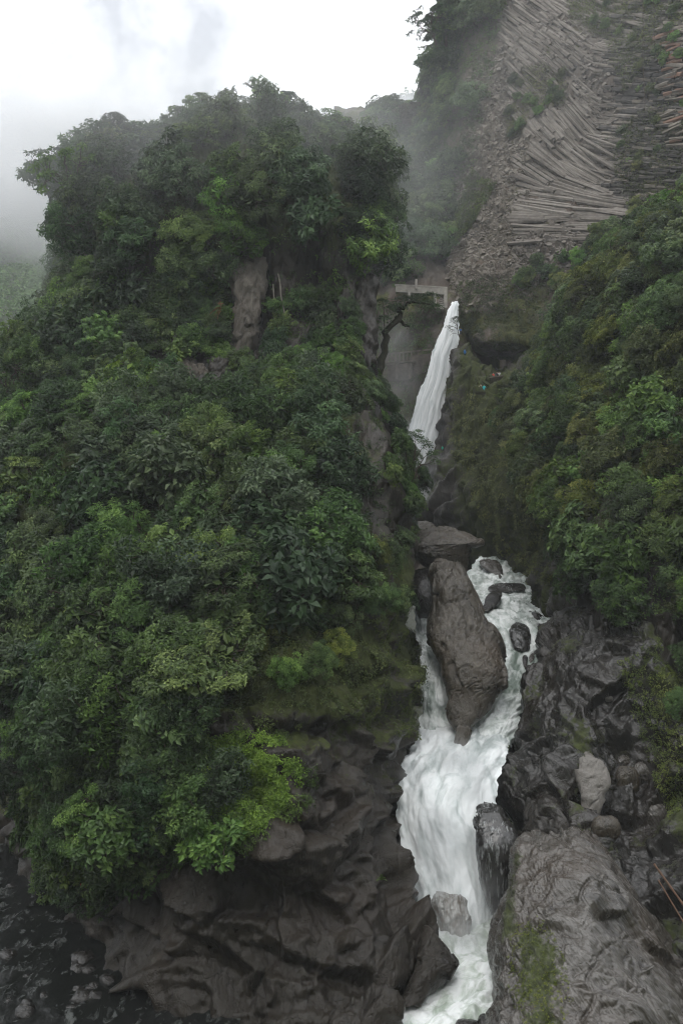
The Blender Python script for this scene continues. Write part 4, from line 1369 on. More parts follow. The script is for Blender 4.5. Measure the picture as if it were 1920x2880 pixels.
def tube(pts, radii, sides=5):
    pts = np.asarray(pts, float)
    n = len(pts)
    T = nrm(np.gradient(pts, axis=0))
    ref = np.array([0.31, 0.87, 0.2])
    e = nrm(np.cross(T, ref))
    g = np.cross(T, e)
    a = np.arange(sides) / sides * 2 * math.pi
    r = np.asarray(radii)[:, None, None]
    V = pts[:, None] + r * (np.cos(a)[None, :, None] * e[:, None] + np.sin(a)[None, :, None] * g[:, None])
    return V.reshape(-1, 3), grid_faces(n, sides, True)


def merge(parts):
    Vs, Fs, o = [], [], 0
    for v, f in parts:
        Vs.append(v)
        Fs.append(np.asarray(f) + o)
        o += len(v)
    return np.vstack(Vs), np.vstack(Fs)


def limb(rng, a, b, sag=0.15, wig=0.06, n=7):
    a, b = np.asarray(a, float), np.asarray(b, float)
    t = np.linspace(0, 1, n)[:, None]
    L_ = np.linalg.norm(b - a)
    p = a + (b - a) * t
    p[:, 2] += (np.sin(t[:, 0] * math.pi) * sag * L_)
    w_ = rng.normal(0, wig * L_, (n, 3)) * np.sin(t * math.pi)
    return p + w_


SPEC = {
    'broadleaf': dict(K=40, n=60, ln=0.44, asp=0.48, droop=0.25, cr=0.27, shape=(1, 1, 0.85)),
    'fine': dict(K=46, n=95, ln=0.29, asp=0.5, droop=0.2, cr=0.25, shape=(1.05, 1.05, 0.75)),
    'long': dict(K=34, n=55, ln=0.58, asp=0.28, droop=0.45, cr=0.30, shape=(1, 1, 0.9)),
    'umbrella': dict(K=24, n=56, ln=0.50, asp=0.30, droop=0.35, cr=0.34, shape=(1, 1, 0.8), whorl=True),
    'bigleaf': dict(K=28, n=30, ln=0.68, asp=0.6, droop=0.3, cr=0.32, shape=(1, 1, 0.8)),
    'open': dict(K=40, n=60, ln=0.34, asp=0.48, droop=0.2, cr=0.22, shape=(1.15, 1.15, 0.9), open=True),
    'hanging': dict(K=32, n=60, ln=0.44, asp=0.3, droop=0.7, cr=0.28, shape=(0.9, 0.9, 1.15), hang=True),
}
PROTO = {}


def make_proto(kind, leafmat, seed, bark='bark'):
    """crown about 3 m in radius, trunk from the origin"""
    key = (kind, leafmat, seed)
    if key in PROTO:
        return PROTO[key]
    s = SPEC[kind]
    rng = np.random.default_rng(seed * 97 + hash(kind) % 1000 if False else seed * 97 + sum(map(ord, kind)))
    RAD = 3.0
    H = 2.6 if not s.get('open') else 4.2
    ctr = np.array([0, 0, H])
    parts, tints, tr = [], [], []
    trunk_top = np.array([rng.normal(0, 0.25), rng.normal(0, 0.25), H * 0.55])
    lp = limb(rng, (0, 0, -1.2), trunk_top, 0, 0.05, 7)
    tr.append(tube(lp, np.linspace(0.22, 0.13, 7), 7))
    hubs = []
    for k in range(6):
        a = k / 6 * 6.28 + rng.uniform(-0.4, 0.4)
        hb = ctr + np.array([math.cos(a), math.sin(a), rng.uniform(-0.1, 0.7)]) * RAD * 0.5
        hubs.append(hb)
        tr.append(tube(limb(rng, trunk_top - np.array([0, 0, rng.uniform(0, 0.5)]), hb, 0.08, 0.05), np.linspace(0.10, 0.05, 7), 5))
    for k in range(s['K']):
        d = nrm(rng.normal(size=3) + np.array([0, 0, 0.35]))
        rr = rng.uniform(0.62, 1.0) if k > s['K'] * 0.2 else rng.uniform(0.2, 0.6)
        c = ctr + d * np.array(s['shape']) * RAD * rr
        cr_ = s['cr'] * RAD * rng.uniform(0.6, 1.2)
        n = max(8, int(s['n'] * (cr_ / (s['cr'] * RAD)) ** 2))
        if s.get('whorl'):
            v, f = whorl_leaves(rng, c, d, cr_, n, s['ln'], s['asp'], s['droop'])
        else:
            v, f = clump_leaves(rng, c, d, cr_, n, s['ln'], s['asp'], s['droop'], 0.42 if not s.get('hang') else 1.3, 0.9 if not s.get('hang') else 0.1)
        parts.append((v, f))
        t0 = rng.uniform(0.15, 0.8)
        tints.append(np.repeat(np.clip(t0 + rng.normal(0, 0.16, len(f)), 0, 1.2), 4))
        hb = min(hubs, key=lambda h: np.linalg.norm(h - c))
        tr.append(tube(limb(rng, hb, c, 0.05, 0.06, 5), np.linspace(0.045, 0.015, 5), 4))
    # foliage filling the inside of the crown
    if not s.get('open'):
        k = 420
        d = nrm(rng.normal(size=(k, 3)))
        c = ctr + d * RAD * np.array(s['shape']) * rng.uniform(0.25, 0.72, (k, 1))
        nm = nrm(d + rng.normal(0, 0.4, (k, 3)))
        ax = nrm(np.cross(nm, rng.normal(size=(k, 3))))
        parts.append(leaves_np(c, ax, nm, 0.75 * rng.uniform(0.7, 1.2, k), 0.42, 0.2))
        tints.append(np.repeat(rng.uniform(0.1, 0.6, k), 4))
    v, f = merge(parts)
    me_c = mesh_np(kind + '_crown', v, f, M[leafmat], False, {'tint': np.concatenate(tints)})
    v, f = merge(tr)
    me_t = mesh_np(kind + '_trunk', v, f, M[bark], True)
    PROTO[key] = (me_t, me_c)
    return PROTO[key]


COLOUR = {'leaf_mid': 'mid green', 'leaf_dark': 'dark green', 'leaf_olive': 'olive', 'leaf_bright': 'bright green', 'leaf_grey': 'grey green', 'leaf_brown': 'brownish'}
KINDNAME = {'broadleaf': ('broadleaf_tree', 'broadleaf tree'), 'fine': ('fine_leaved_bush', 'fine leaved bush'), 'long': ('long_leaved_tree', 'long leaved tree'),
            'umbrella': ('umbrella_leaf_tree', 'umbrella leaf tree'), 'bigleaf': ('big_leaved_bush', 'big leaved bush'),
            'open': ('open_crowned_tree', 'open crowned tree'), 'hanging': ('hanging_bush', 'drooping bush')}
def kind_name(kind, lm):
    if kind == 'broadleaf' and lm in ('leaf_dark', 'leaf_grey'):
        return 'evergreen_tree', 'evergreen tree'
    if kind == 'fine' and lm in ('leaf_olive', 'leaf_bright', 'leaf_brown'):
        return 'feathery_bush', 'feathery bush'
    return KINDNAME[kind]


PLANTS = []      # (object, kind, leafmat, size, px, py, group)


def plant(pos, kind, leafmat, seed, size, rotz, lean=(0, 0), label=None, group='trees and bushes covering the crag', squash=1.0, bark='bark'):
    me_t, me_c = make_proto(kind, leafmat, seed, bark)
    nm, noun = kind_name(kind, leafmat)
    e = bpy.data.objects.new(nm, None)
    COL.objects.link(e)
    e.location = Vector(pos)
    sc = size / 3.0
    e.scale = (sc, sc, sc * squash)
    e.rotation_euler = (lean[0], lean[1], rotz)
    for pn, me in (('trunk', me_t), ('crown', me_c)):
        o = bpy.data.objects.new(pn, me)
        COL.objects.link(o)
        o.parent = e
    e['category'] = 'bush' if 'bush' in nm else 'tree'
    e['group'] = group
    x, y, d = proj(np.array(pos) + np.array([0, 0, size * 0.8]))
    if label:
        e['label'] = label
    else:
        PLANTS.append((e, kind, leafmat, size, float(x), float(y)))
    return e


PILLAR_HOLES = [[(640, 720), (765, 720), (765, 1010), (650, 1010)], [(490, 1010), (670, 1010), (670, 1190), (490, 1190)], [(870, 980), (915, 980), (915, 1090), (870, 1090)]]


def inpoly(x, y, poly):
    poly = np.asarray(poly, float)
    r = np.zeros(np.shape(x), bool)
    j = len(poly) - 1
    for i in range(len(poly)):
        xi, yi = poly[i]
        xj, yj = poly[j]
        c = ((yi > y) != (yj > y)) & (x < (xj - xi) * (y - yi) / (yj - yi + 1e-12) + xi)
        r ^= c
        j = i
    return r


def sample_terrain(name, poly, n, rng, holes=(), margin=0.25):
    """random places on a rock mass inside an area, on the side that can be seen"""
    t = TERRAIN[name]
    V, N = t['V'].reshape(-1, 3), t['N'].reshape(-1, 3)
    x, y, d = proj(V)
    ok = inpoly(x, y, poly)
    for h in holes:
        ok &= ~inpoly(x, y, h)
    ok &= np.sum(N * nrm(-V), 1) > -margin
    idx = np.nonzero(ok)[0]
    # equal chance per square metre
    nv, nu = t['V'].shape[:2]
    du = np.linalg.norm(np.gradient(t['V'], axis=1), axis=2) * np.linalg.norm(np.gradient(t['V'], axis=0), axis=2)
    wgt = du.reshape(-1)[idx]
    pick = rng.choice(idx, size=min(n, len(idx)), replace=False, p=wgt / wgt.sum())
    return V[pick], N[pick], x[pick], y[pick]


def poisson(Pts, rad, extra):
    keep = []
    K = np.zeros((0, 4))
    for i, (p, r) in enumerate(zip(Pts, rad)):
        if len(K):
            dd = np.linalg.norm(K[:, :3] - p, axis=1)
            if np.any(dd < (K[:, 3] + r) * extra):
                continue
        K = np.vstack([K, np.append(p, r)])
        keep.append(i)
    return keep


ZN = lambda p, s, o: float(fbm(np.array([p]) / s + o, 2)[0])


def forest(terr, poly, holes, n_try, size, extra, group, palette, rng, cap=999, sink=0.08, outw=0.3, margin=0.25, edge=None):
    V, N, x, y = sample_terrain(terr, poly, n_try, rng, holes, margin)
    rad = rng.uniform(*size, len(V))
    if edge is not None:      # smaller growth towards the drop
        rad = np.where(x > edge, np.minimum(rad * 0.55, 1.9), rad)
    order = np.argsort(-rad + rng.normal(0, 0.4, len(V)))
    V, N, x, y, rad = V[order], N[order], x[order], y[order], rad[order]
    ks = poisson(V, rad, extra)[:cap]
    for i in ks:
        z = ZN(V[i], 11.0, 5.0) + rng.normal(0, 0.22)
        kind, lm = palette[int(np.clip((z + 0.62) / 1.24 * len(palette), 0, len(palette) - 1))]
        n = N[i]
        lean = (float(np.clip(-n[1] * 0.5, -0.2, 0.55)), float(np.clip(n[0] * 0.5, -0.45, 0.45)))
        pos = V[i] - np.array([0, 0, rad[i] * sink]) - n * 0.2
        rz = rng.uniform(0, 6.28)
        # lean away from the rock, whatever the spin
        e = plant(pos, kind, lm, int(rng.integers(1, 3)), rad[i], 0, (0, 0), group=group, squash=rng.uniform(0.8, 1.1))
        q = Matrix.Rotation(0, 3, 'Z')
        axis = Vector((-n[1], n[0], 0))
        if axis.length > 1e-4:
            q = Matrix.Rotation(min(1.0, axis.length * 1.05) * outw / 0.3, 3, axis.normalized())
        e.rotation_euler = (q @ Matrix.Rotation(rz, 3, 'Z')).to_euler()
    return len(ks)


prng = np.random.default_rng(99)
PAL_CRAG = [('bigleaf', 'leaf_dark'), ('broadleaf', 'leaf_dark'), ('fine', 'leaf_mid'), ('broadleaf', 'leaf_mid'), ('long', 'leaf_dark'), ('fine', 'leaf_mid'), ('broadleaf', 'leaf_mid'), ('umbrella', 'leaf_mid'), ('long', 'leaf_mid'),
            ('broadleaf', 'leaf_grey'), ('fine', 'leaf_mid'), ('hanging', 'leaf_dark'), ('broadleaf', 'leaf_mid'), ('fine', 'leaf_bright')]
CRAG_TOP = [(190, 480), (260, 400), (400, 370), (700, 320), (1000, 400), (1050, 480), (1050, 640), (1040, 740), (960, 790), (870, 700), (760, 720), (700, 790), (560, 800), (500, 880), (380, 930), (230, 900), (150, 700)]
CRAG_MID = [(-140, 960), (60, 960), (230, 880), (380, 930), (480, 1140), (640, 1160), (800, 1080), (960, 1070), (1030, 1090), (1065, 1160), (1085, 1300), (1105, 1500), (1125, 1640), (1000, 1660), (900, 1740), (780, 1860),
            (700, 1960), (560, 2040), (420, 2090), (200, 2080), (60, 2010), (-140, 2040)]
forest('rock_crag', CRAG_TOP, PILLAR_HOLES, 2500, (2.4, 4.4), 0.42, 'trees crowding the upper crag', PAL_CRAG, prng, cap=140)
forest('rock_crag', [(240, 780), (480, 800), (520, 1000), (500, 1150), (100, 1100), (80, 960)], PILLAR_HOLES, 1200, (1.8, 3.4), 0.4, 'trees and bushes on the lower crag slope', PAL_CRAG, prng, cap=55)
forest('rock_crag', [(480, 780), (640, 780), (650, 900), (640, 1010), (480, 1010)], PILLAR_HOLES, 500, (1.3, 2.4), 0.45, 'bushes clinging to the rock pillars', PAL_CRAG, prng, cap=26)
forest('rock_crag', [(660, 1010), (740, 880), (860, 830), (980, 860), (990, 1060), (760, 1110), (670, 1120)], PILLAR_HOLES, 700, (1.2, 2.4), 0.45, 'bushes clinging to the rock pillars', PAL_CRAG, prng, cap=34)
forest('rock_crag', CRAG_MID, PILLAR_HOLES, 3500, (1.4, 4.4), 0.38, 'trees and bushes on the lower crag slope', PAL_CRAG, prng, cap=245, edge=940)
WALL_VEG = [(1510, 1075), (1545, 960), (1650, 800), (1780, 680), (1960, 540), (2150, 500), (2150, 1760), (1960, 1740), (1800, 1740), (1690, 1730), (1610, 1560), (1550, 1440), (1490, 1340), (1450, 1240), (1405, 1190), (1440, 1130)]
PAL_WALL = [('bigleaf', 'leaf_mid'), ('broadleaf', 'leaf_olive'), ('fine', 'leaf_mid'), ('fine', 'leaf_olive'), ('broadleaf', 'leaf_mid'), ('broadleaf', 'leaf_bright'), ('long', 'leaf_mid'), ('fine', 'leaf_olive'), ('umbrella', 'leaf_mid'),
            ('broadleaf', 'leaf_bright'), ('fine', 'leaf_bright'), ('broadleaf', 'leaf_olive')]
forest('gorge_wall', WALL_VEG, [], 3000, (1.7, 3.6), 0.46, 'trees and bushes on the right gorge slope', PAL_WALL, prng, cap=200)
forest('rock_crag', [(985, 1040), (1075, 1060), (1150, 1130), (1180, 1300), (1180, 1520), (1090, 1560), (1050, 1400), (1000, 1200)], [], 900, (1.0, 1.9), 0.42, 'bushes along the brink of the crag above the gorge', PAL_CRAG, prng, cap=60, margin=0.55, sink=0.0)
forest('rock_crag', [(90, 2080), (300, 2030), (560, 2020), (640, 2300), (600, 2440), (480, 2520), (360, 2560), (230, 2560), (150, 2480), (110, 2330)], [], 1200, (1.3, 2.7), 0.4, 'bushes overhanging the dark foot of the crag',
       [('bigleaf', 'leaf_mid'), ('broadleaf', 'leaf_mid'), ('hanging', 'leaf_dark'), ('fine', 'leaf_mid'), ('bigleaf', 'leaf_mid'), ('broadleaf', 'leaf_dark')], prng, cap=48, margin=0.6, sink=0.0)
forest('rock_crag', [(640, 1620), (900, 1600), (1100, 1560), (1120, 1700), (1000, 1800), (860, 1900), (720, 1980), (600, 1900)], [], 600, (0.9, 1.8), 0.6, 'small bushes on the mossy crag face',
       [('fine', 'leaf_olive'), ('fine', 'leaf_mid'), ('broadleaf', 'leaf_mid'), ('hanging', 'leaf_mid')], prng, cap=30, sink=0.0)
RAVINE_VEG = [(1060, 330), (1230, 330), (1330, 360), (1330, 560), (1270, 660), (1250, 775), (1060, 790), (1040, 600)]
forest('ravine_wall', RAVINE_VEG, [], 1500, (3.0, 5.5), 0.4, 'trees filling the ravine behind the crag', PAL_CRAG[2:8], prng, cap=80)
forest('basalt_cliff', [(1180, 330), (1230, 130), (1320, -90), (1520, -120), (1430, 60), (1385, 200), (1350, 330), (1320, 480), (1250, 640), (1180, 620)], [], 1500, (2.6, 5.0), 0.42,
       'trees draped over the cliff edge', PAL_CRAG[2:8], prng, cap=70, margin=0.9)
undergrowth_later = [(1290, 60), (1420, 20), (1395, 200), (1345, 420), (1300, 620), (1262, 640), (1250, 400)]
forest('basalt_cliff', [(1570, 720), (1700, 640), (1800, 580), (1820, 700), (1650, 790), (1510, 840), (1450, 800), (1490, 750)], [], 500, (1.2, 2.2), 0.6, 'bushes at the foot of the basalt columns', PAL_WALL, prng, cap=22, sink=-0.1)
forest('basalt_cliff', [(1440, 180), (1600, 200), (1600, 300), (1500, 330), (1440, 400), (1420, 330)], [], 300, (0.9, 1.7), 0.7, 'shrubs clinging to the basalt face', PAL_WALL[:6], prng, cap=14, sink=-0.35)
forest('basalt_cliff', [(1640, -20), (1930, -20), (1930, 420), (1800, 560), (1740, 420), (1800, 200), (1640, 100)], [], 400, (0.8, 1.6), 0.9, 'shrubs clinging to the basalt face', PAL_WALL[:6], prng, cap=30, sink=-0.35)
forest('basalt_cliff', [(1640, 700), (1800, 600), (1960, 500), (1960, 700), (1700, 790), (1560, 810)], [], 300, (1.8, 3.0), 0.6, 'bushes at the foot of the basalt columns', PAL_WALL, prng, cap=16)


def undergrowth(terr, poly, holes, n, name, label, leafmat, rng, per=16, spread=0.7, ln=0.26, asp=0.45, droop=0.3, margin=0.25, patchy=None, off=0.0):
    V, N, x, y = sample_terrain(terr, poly, n, rng, holes, margin)
    if patchy is not None:
        k = fbm(V / 2.2 + 4, 3) > patchy
        V, N = V[k], N[k]
    V = V + N * off
    parts, tints = [], []
    n_ = len(V)
    C = np.repeat(V, per, 0)
    NN = np.repeat(N, per, 0)
    d = nrm(rng.normal(size=C.shape) + NN * 0.9 + np.array([0, 0, 0.3]))
    sp = np.repeat(rng.uniform(0.5, 1.3, n_) * spread, per)[:, None]
    C = C + d * sp * rng.uniform(0.3, 1.0, (len(C), 1))
    nm = nrm(d * 0.5 + NN * 0.3 + np.array([0, 0, 0.6]) + rng.normal(0, 0.4, C.shape))
    ax = nrm(rng.normal(size=C.shape) + d * 0.8 + np.array([0, 0, -0.35]))
    ax = nrm(ax - nm * np.sum(ax * nm, 1)[:, None])
    l = ln * rng.uniform(0.6, 1.3, len(C)) * np.repeat(rng.uniform(0.7, 1.5, n_), per)
    v, f = leaves_np(C, ax, nm, l, l * asp, droop)
    zz = 0.4 + 0.45 * fbm(V / 5.0, 3) + rng.normal(0, 0.1, n_)
    t = np.repeat(np.clip(np.repeat(zz, per) + rng.normal(0, 0.18, len(C)), 0, 1.2), 4)
    o = obj(name, mesh_np(name, v, f, M[leafmat], False, {'tint': t}), kind='stuff')
    o['label'] = label
    return o


urng = np.random.default_rng(5)
undergrowth('rock_crag', CRAG_TOP, [], 4200, 'undergrowth', 'dense leafy undergrowth between the trees of the upper crag', 'leaf_mid', urng, 15, 1.0, 0.34)
undergrowth('rock_crag', [(200, 760), (1050, 760), (1050, 1120), (60, 1120), (60, 980)], PILLAR_HOLES, 2600, 'undergrowth', 'scrub and small plants in the cracks of the rock pillars', 'leaf_mid', urng, 14, 0.7, 0.28)
undergrowth('rock_crag', CRAG_MID, [], 5200, 'undergrowth', 'dense leafy undergrowth on the lower crag slope', 'leaf_mid', urng, 15, 0.8, 0.27)
undergrowth('gorge_wall', WALL_VEG, [], 4000, 'undergrowth', 'dense leafy undergrowth on the right gorge slope', 'leaf_mid', urng, 15, 0.8, 0.28)
undergrowth('ravine_wall', [(940, 320), (1240, 320), (1400, 360), (1400, 560), (1270, 660), (1190, 790), (1000, 790)], [], 2800, 'undergrowth', 'leafy undergrowth in the misty ravine behind the crag', 'leaf_mid', urng, 14, 1.2, 0.45)
undergrowth('ravine_wall', [(1000, 860), (1180, 850), (1245, 880), (1225, 960), (1180, 1100), (1140, 1300), (1000, 1300)], [], 2400, 'undergrowth', 'low plants on the spray soaked wall left of the waterfall', 'leaf_mid', urng, 14, 0.8, 0.3, patchy=-0.1)
undergrowth('basalt_cliff', [(1190, 330), (1240, 130), (1330, -90), (1500, -90), (1410, 60), (1375, 200), (1350, 330), (1300, 480), (1250, 640), (1200, 620)], [], 1800, 'undergrowth', 'creepers and brush draped over the cliff edge', 'leaf_mid', urng, 14, 1.2, 0.42, margin=0.6)
# mossy and brushy strips on the basalt face
undergrowth('basalt_cliff', [(1470, 190), (1530, 180), (1600, 240), (1590, 300), (1500, 310), (1470, 380), (1430, 400), (1420, 330), (1480, 260)], [], 800, 'cliff_plants', 'clinging shrubs on the ledge above the long basalt columns', 'leaf_olive', urng, 12, 0.8, 0.34, off=0.7)
undergrowth('basalt_cliff', [(1600, -60), (1960, -60), (1960, 60), (1760, 260), (1700, 120), (1600, 60)], [], 1900, 'cliff_plants', 'scattered shrubs over the top of the basalt face', 'leaf_olive', urng, 12, 0.8, 0.34, off=0.7)
undergrowth('basalt_cliff', [(1330, 480), (1400, 520), (1330, 640), (1290, 680), (1290, 600)], [], 600, 'cliff_plants', 'grassy strip running down the left of the basalt face', 'leaf_olive', urng, 12, 0.6, 0.4, margin=0.2, off=0.7)
undergrowth('basalt_cliff', [(1290, 800), (1480, 760), (1560, 800), (1500, 960), (1400, 980), (1310, 930)], [], 800, 'cliff_plants', 'grass and small plants hanging below the basalt columns', 'leaf_olive', urng, 12, 0.6, 0.36, margin=0.25, off=0.7)
undergrowth('basalt_cliff', [(1700, 380), (1930, 250), (1930, 640), (1800, 680)], [], 1000, 'cliff_plants', 'sparse plants in the cracks of the dark basalt', 'leaf_olive', urng, 12, 0.6, 0.32, off=0.7)
undergrowth('basalt_cliff', undergrowth_later, [], 1400, 'undergrowth', 'brush and creepers over the left edge of the basalt', 'leaf_mid', urng, 14, 1.0, 0.36, margin=0.8, patchy=-0.1, off=0.6)
# the mossy faces
undergrowth('rock_crag', [(760, 1700), (1170, 1640), (1190, 1800), (1205, 1960), (1180, 2080), (1050, 2060), (900, 1980), (820, 2060), (700, 2080), (640, 2000)], [], 3600, 'moss_plants', 'low moss and tiny leaved plants on the wet crag face', 'leaf_olive', urng, 14, 0.5, 0.2, 0.55, 0.3, patchy=-0.2)
undergrowth('gorge_wall', [(1250, 1080), (1370, 1120), (1470, 1200), (1520, 1400), (1560, 1640), (1480, 1640), (1400, 1560), (1330, 1420), (1260, 1250)], [], 3400, 'moss_plants', 'moss and small ferns on the dark gorge wall', 'leaf_olive', urng, 12, 0.55, 0.3, 0.4, 0.4, patchy=-0.15)
undergrowth('rock_crag', [(560, 2110), (600, 2070), (700, 2060), (790, 2080), (835, 2130), (845, 2190), (800, 2270), (740, 2330), (660, 2360), (600, 2330), (560, 2240)], [], 3200, 'creeper_patch', 'bright green creeper carpet spilling over the rock edge', 'leaf_creeper', urng, 18, 0.5, 0.17, 0.8, 0.3, patchy=-0.3)
undergrowth('rock_crag', [(480, 2130), (600, 2050), (760, 2040), (880, 2140), (900, 2230), (800, 2330), (700, 2400), (560, 2400), (480, 2280)], [], 1500, 'creeper_patch', 'looser creeper shoots straggling around the bright carpet', 'leaf_mid', urng, 14, 0.6, 0.17, 0.7, 0.5, patchy=0.0)
undergrowth('rock_crag', [(270, 2080), (580, 2060), (640, 2200), (610, 2380), (480, 2420), (420, 2320), (300, 2300), (230, 2200)], [], 2400, 'undergrowth', 'dark leafy brush hanging below the crag slope', 'leaf_mid', urng, 18, 0.9, 0.26)
undergrowth('river_bank', [(1740, 1860), (1960, 1720), (1960, 2250), (1880, 2300), (1790, 2050)], [], 1100, 'moss_plants', 'moss and small plants on the right bank rocks', 'leaf_olive', urng, 12, 0.4, 0.16, 0.5)
undergrowth('foreground_rock', [(1440, 2600), (1520, 2560), (1590, 2700), (1620, 2900), (1480, 2900), (1420, 2760)], [], 500, 'moss_plants', 'mossy patches on the near grey rock', 'leaf_olive', urng, 12, 0.14, 0.07, 0.6)

# forest on the far hillside: a mass, with a few pale trunks one can tell apart
def far_forest(terr, name, label, poly, n, rng, size, per=70):
    V, N, x, y = sample_terrain(terr, poly, n, rng, (), 0.6)
    C, D = [], []
    rad = rng.uniform(*size, len(V))
    k = per
    d = nrm(rng.normal(size=(len(V) * k, 3)) + np.array([0, 0, 0.5]))
    c = np.repeat(V + np.array([0, 0, 1]) * rad[:, None] * 0.6, k, 0) + d * np.repeat(rad, k)[:, None] * rng.uniform(0.7, 1.05, (len(d), 1)) * np.array([1, 1, 0.8])
    nm = nrm(d + rng.normal(0, 0.5, d.shape) + np.array([0, 0, 0.5]))
    ax = nrm(np.cross(nm, rng.normal(size=d.shape)))
    l = np.repeat(rad, k) * rng.uniform(0.3, 0.55, len(d))
    v, f = leaves_np(c, ax, nm, l, l * 0.7, 0.2)
    t = np.repeat(np.clip(np.repeat(0.45 + 0.4 * fbm(V / 25.0, 2) + rng.normal(0, 0.15, len(V)), k) + rng.normal(0, 0.12, len(d)), 0, 1.2), 4)
    o = obj(name, mesh_np(name, v, f, M['leaf_far'], False, {'tint': t}), kind='stuff')
    o['label'] = label


far_forest('far_hillside', 'far_forest', 'misty green forest covering the far hillside', [(-120, 500), (330, 520), (330, 1160), (-120, 1160)], 2200, urng, (2.5, 6.0), 36)
far_forest('far_peak', 'far_forest', 'cloud covered forest on the distant peak', [(1000, 260), (1330, 260), (1330, 420), (1000, 420)], 500, urng, (7, 14), 30)

# trees standing where the skyline shows them
for px, py, d, kind, lm, size, lab in (
        (1235, 150, 246, 'open', 'leaf_dark', 6.2, 'open crowned tree leaning out from the cliff edge into the white sky'),
        (1250, 215, 244, 'broadleaf', 'leaf_dark', 4.6, 'dense tree below the leaning open crowned tree on the cliff edge'),
        (1212, 215, 247, 'broadleaf', 'leaf_mid', 5.0, 'leafy tree bulging into the sky just under the leaning cliff edge tree'),
        (1228, 275, 246, 'broadleaf', 'leaf_dark', 4.6, 'dark leafy tree lower on the sky side of the cliff edge'),
        (1255, 110, 249, 'broadleaf', 'leaf_mid', 5.4, 'leafy tree just above the leaning cliff edge tree'),
        (1280, 50, 250, 'fine', 'leaf_mid', 5.2, 'fine leaved tree high on the sky side of the cliff edge'),
        (1308, -10, 252, 'broadleaf', 'leaf_dark', 5.6, 'dark tree at the very top of the cliff edge'),
        (1290, 75, 250, 'open', 'leaf_mid', 6.0, 'tall airy tree above the leaning tree on the cliff edge'),
        (1330, 20, 252, 'broadleaf', 'leaf_mid', 5.6, 'uppermost leafy tree of the cliff edge, cut by the frame'),
        (1265, 320, 246, 'long', 'leaf_dark', 4.4, 'drooping tree on the cliff edge just above the ravine treetops'),
        (1215, 370, 262, 'broadleaf', 'leaf_olive', 5.4, 'olive tree in the ravine skyline right under the cliff edge'),
        (1150, 365, 268, 'fine', 'leaf_brown', 5.0, 'brownish treetop in the ravine skyline beside the distant peak'),
        (1085, 390, 270, 'broadleaf', 'leaf_mid', 5.6, 'rounded treetop in the gap behind the right shoulder of the crag'),
        (1180, 450, 255, 'fine', 'leaf_olive', 5.0, 'olive treetop midway down the ravine behind the crag'),
        (245, 625, 131, 'open', 'leaf_mid', 5.4, 'spreading tree with bare lower branches leaning left off the crag shoulder'),
        (262, 500, 138, 'fine', 'leaf_dark', 4.2, 'fine leaved tree on the left shoulder of the crag above the spreading tree'),
        (330, 450, 139, 'fine', 'leaf_dark', 4.4, 'fine leaved treetop breaking the crag skyline left of the summit'),
        (560, 385, 137, 'fine', 'leaf_mid', 4.0, 'fine leaved treetop on the crag skyline just left of the dead snag'),
        (790, 385, 138, 'fine', 'leaf_dark', 4.2, 'fine leaved treetop on the crag skyline just right of the dead snag'),
        (930, 430, 139, 'fine', 'leaf_mid', 4.0, 'fine leaved treetop on the right half of the crag skyline'),
        (1030, 540, 128, 'broadleaf', 'leaf_grey', 5.2, 'big grey green tree bulging over the right shoulder of the crag'),
        (1010, 700, 124, 'broadleaf', 'leaf_dark', 3.6, 'dark tree hanging over the tall rock column at the crag edge'),
        (25, 1170, 120, 'open', 'leaf_bright', 4.2, 'slender leaning tree with thin pale leaves at the far left of the slope'),
        (60, 1000, 128, 'fine', 'leaf_bright', 3.4, 'yellow green treetop behind the slender leaning tree'),
        (1345, 1400, 163, 'fine', 'leaf_bright', 2.0, 'lone round green bush growing on the dark gorge wall'),
        (1900, 1990, 88, 'broadleaf', 'leaf_bright', 1.5, 'bright leafy sprig hanging at the edge of the bank rocks'),
        (1935, 1900, 86, 'broadleaf', 'leaf_bright', 2.0, 'bright leafy bush above the sprig over the bank rocks'),
        (330, 2380, 75.0, 'bigleaf', 'leaf_mid', 2.6, 'big leaved bush with red blossoms overhanging the dark rock'),
        (230, 2440, 76.0, 'bigleaf', 'leaf_mid', 2.3, 'lowest big leaved bush hanging above the dark river'),
        (430, 2340, 70.5, 'bigleaf', 'leaf_dark', 2.2, 'dark big leaved bush between the red blossom bush and the creeper'),
        (200, 2330, 79.5, 'bigleaf', 'leaf_mid', 1.9, 'small big leaved bush at the left tip of the overhanging foliage'),
        (520, 2330, 69.5, 'broadleaf', 'leaf_mid', 1.9, 'leafy bush tucked under the lower edge of the creeper'),
        (330, 2010, 77, 'broadleaf', 'leaf_grey', 2.4, 'pale grey green bush low on the crag above the dark hollow'),
        (470, 2160, 72.5, 'broadleaf', 'leaf_mid', 2.4, 'leafy bush spreading just left of the bright creeper')):
    base = P(px, py, d)
    if py > 1900:
        q_ = hit('rock_crag' if px < 1200 else 'river_bank', px, py)[0]
        base = np.array(q_) if q_ is not None else base
    e = plant(base, kind, lm, 2, size, (px * 7.1) % 6.28, label=lab, group='trees and bushes standing out from the slopes')
    lean = (0.0, 0.0)
    if 'leaning left' in lab or 'leaning out' in lab:
        e.rotation_euler = (Matrix.Rotation(-0.38, 3, 'Y') @ Matrix.Rotation(1.0, 3, 'Z')).to_euler()
    elif py > 1900:
        e.rotation_euler = (Matrix.Rotation(0.9, 3, 'X') @ Matrix.Rotation((px * 7.1) % 6.28, 3, 'Z')).to_euler()

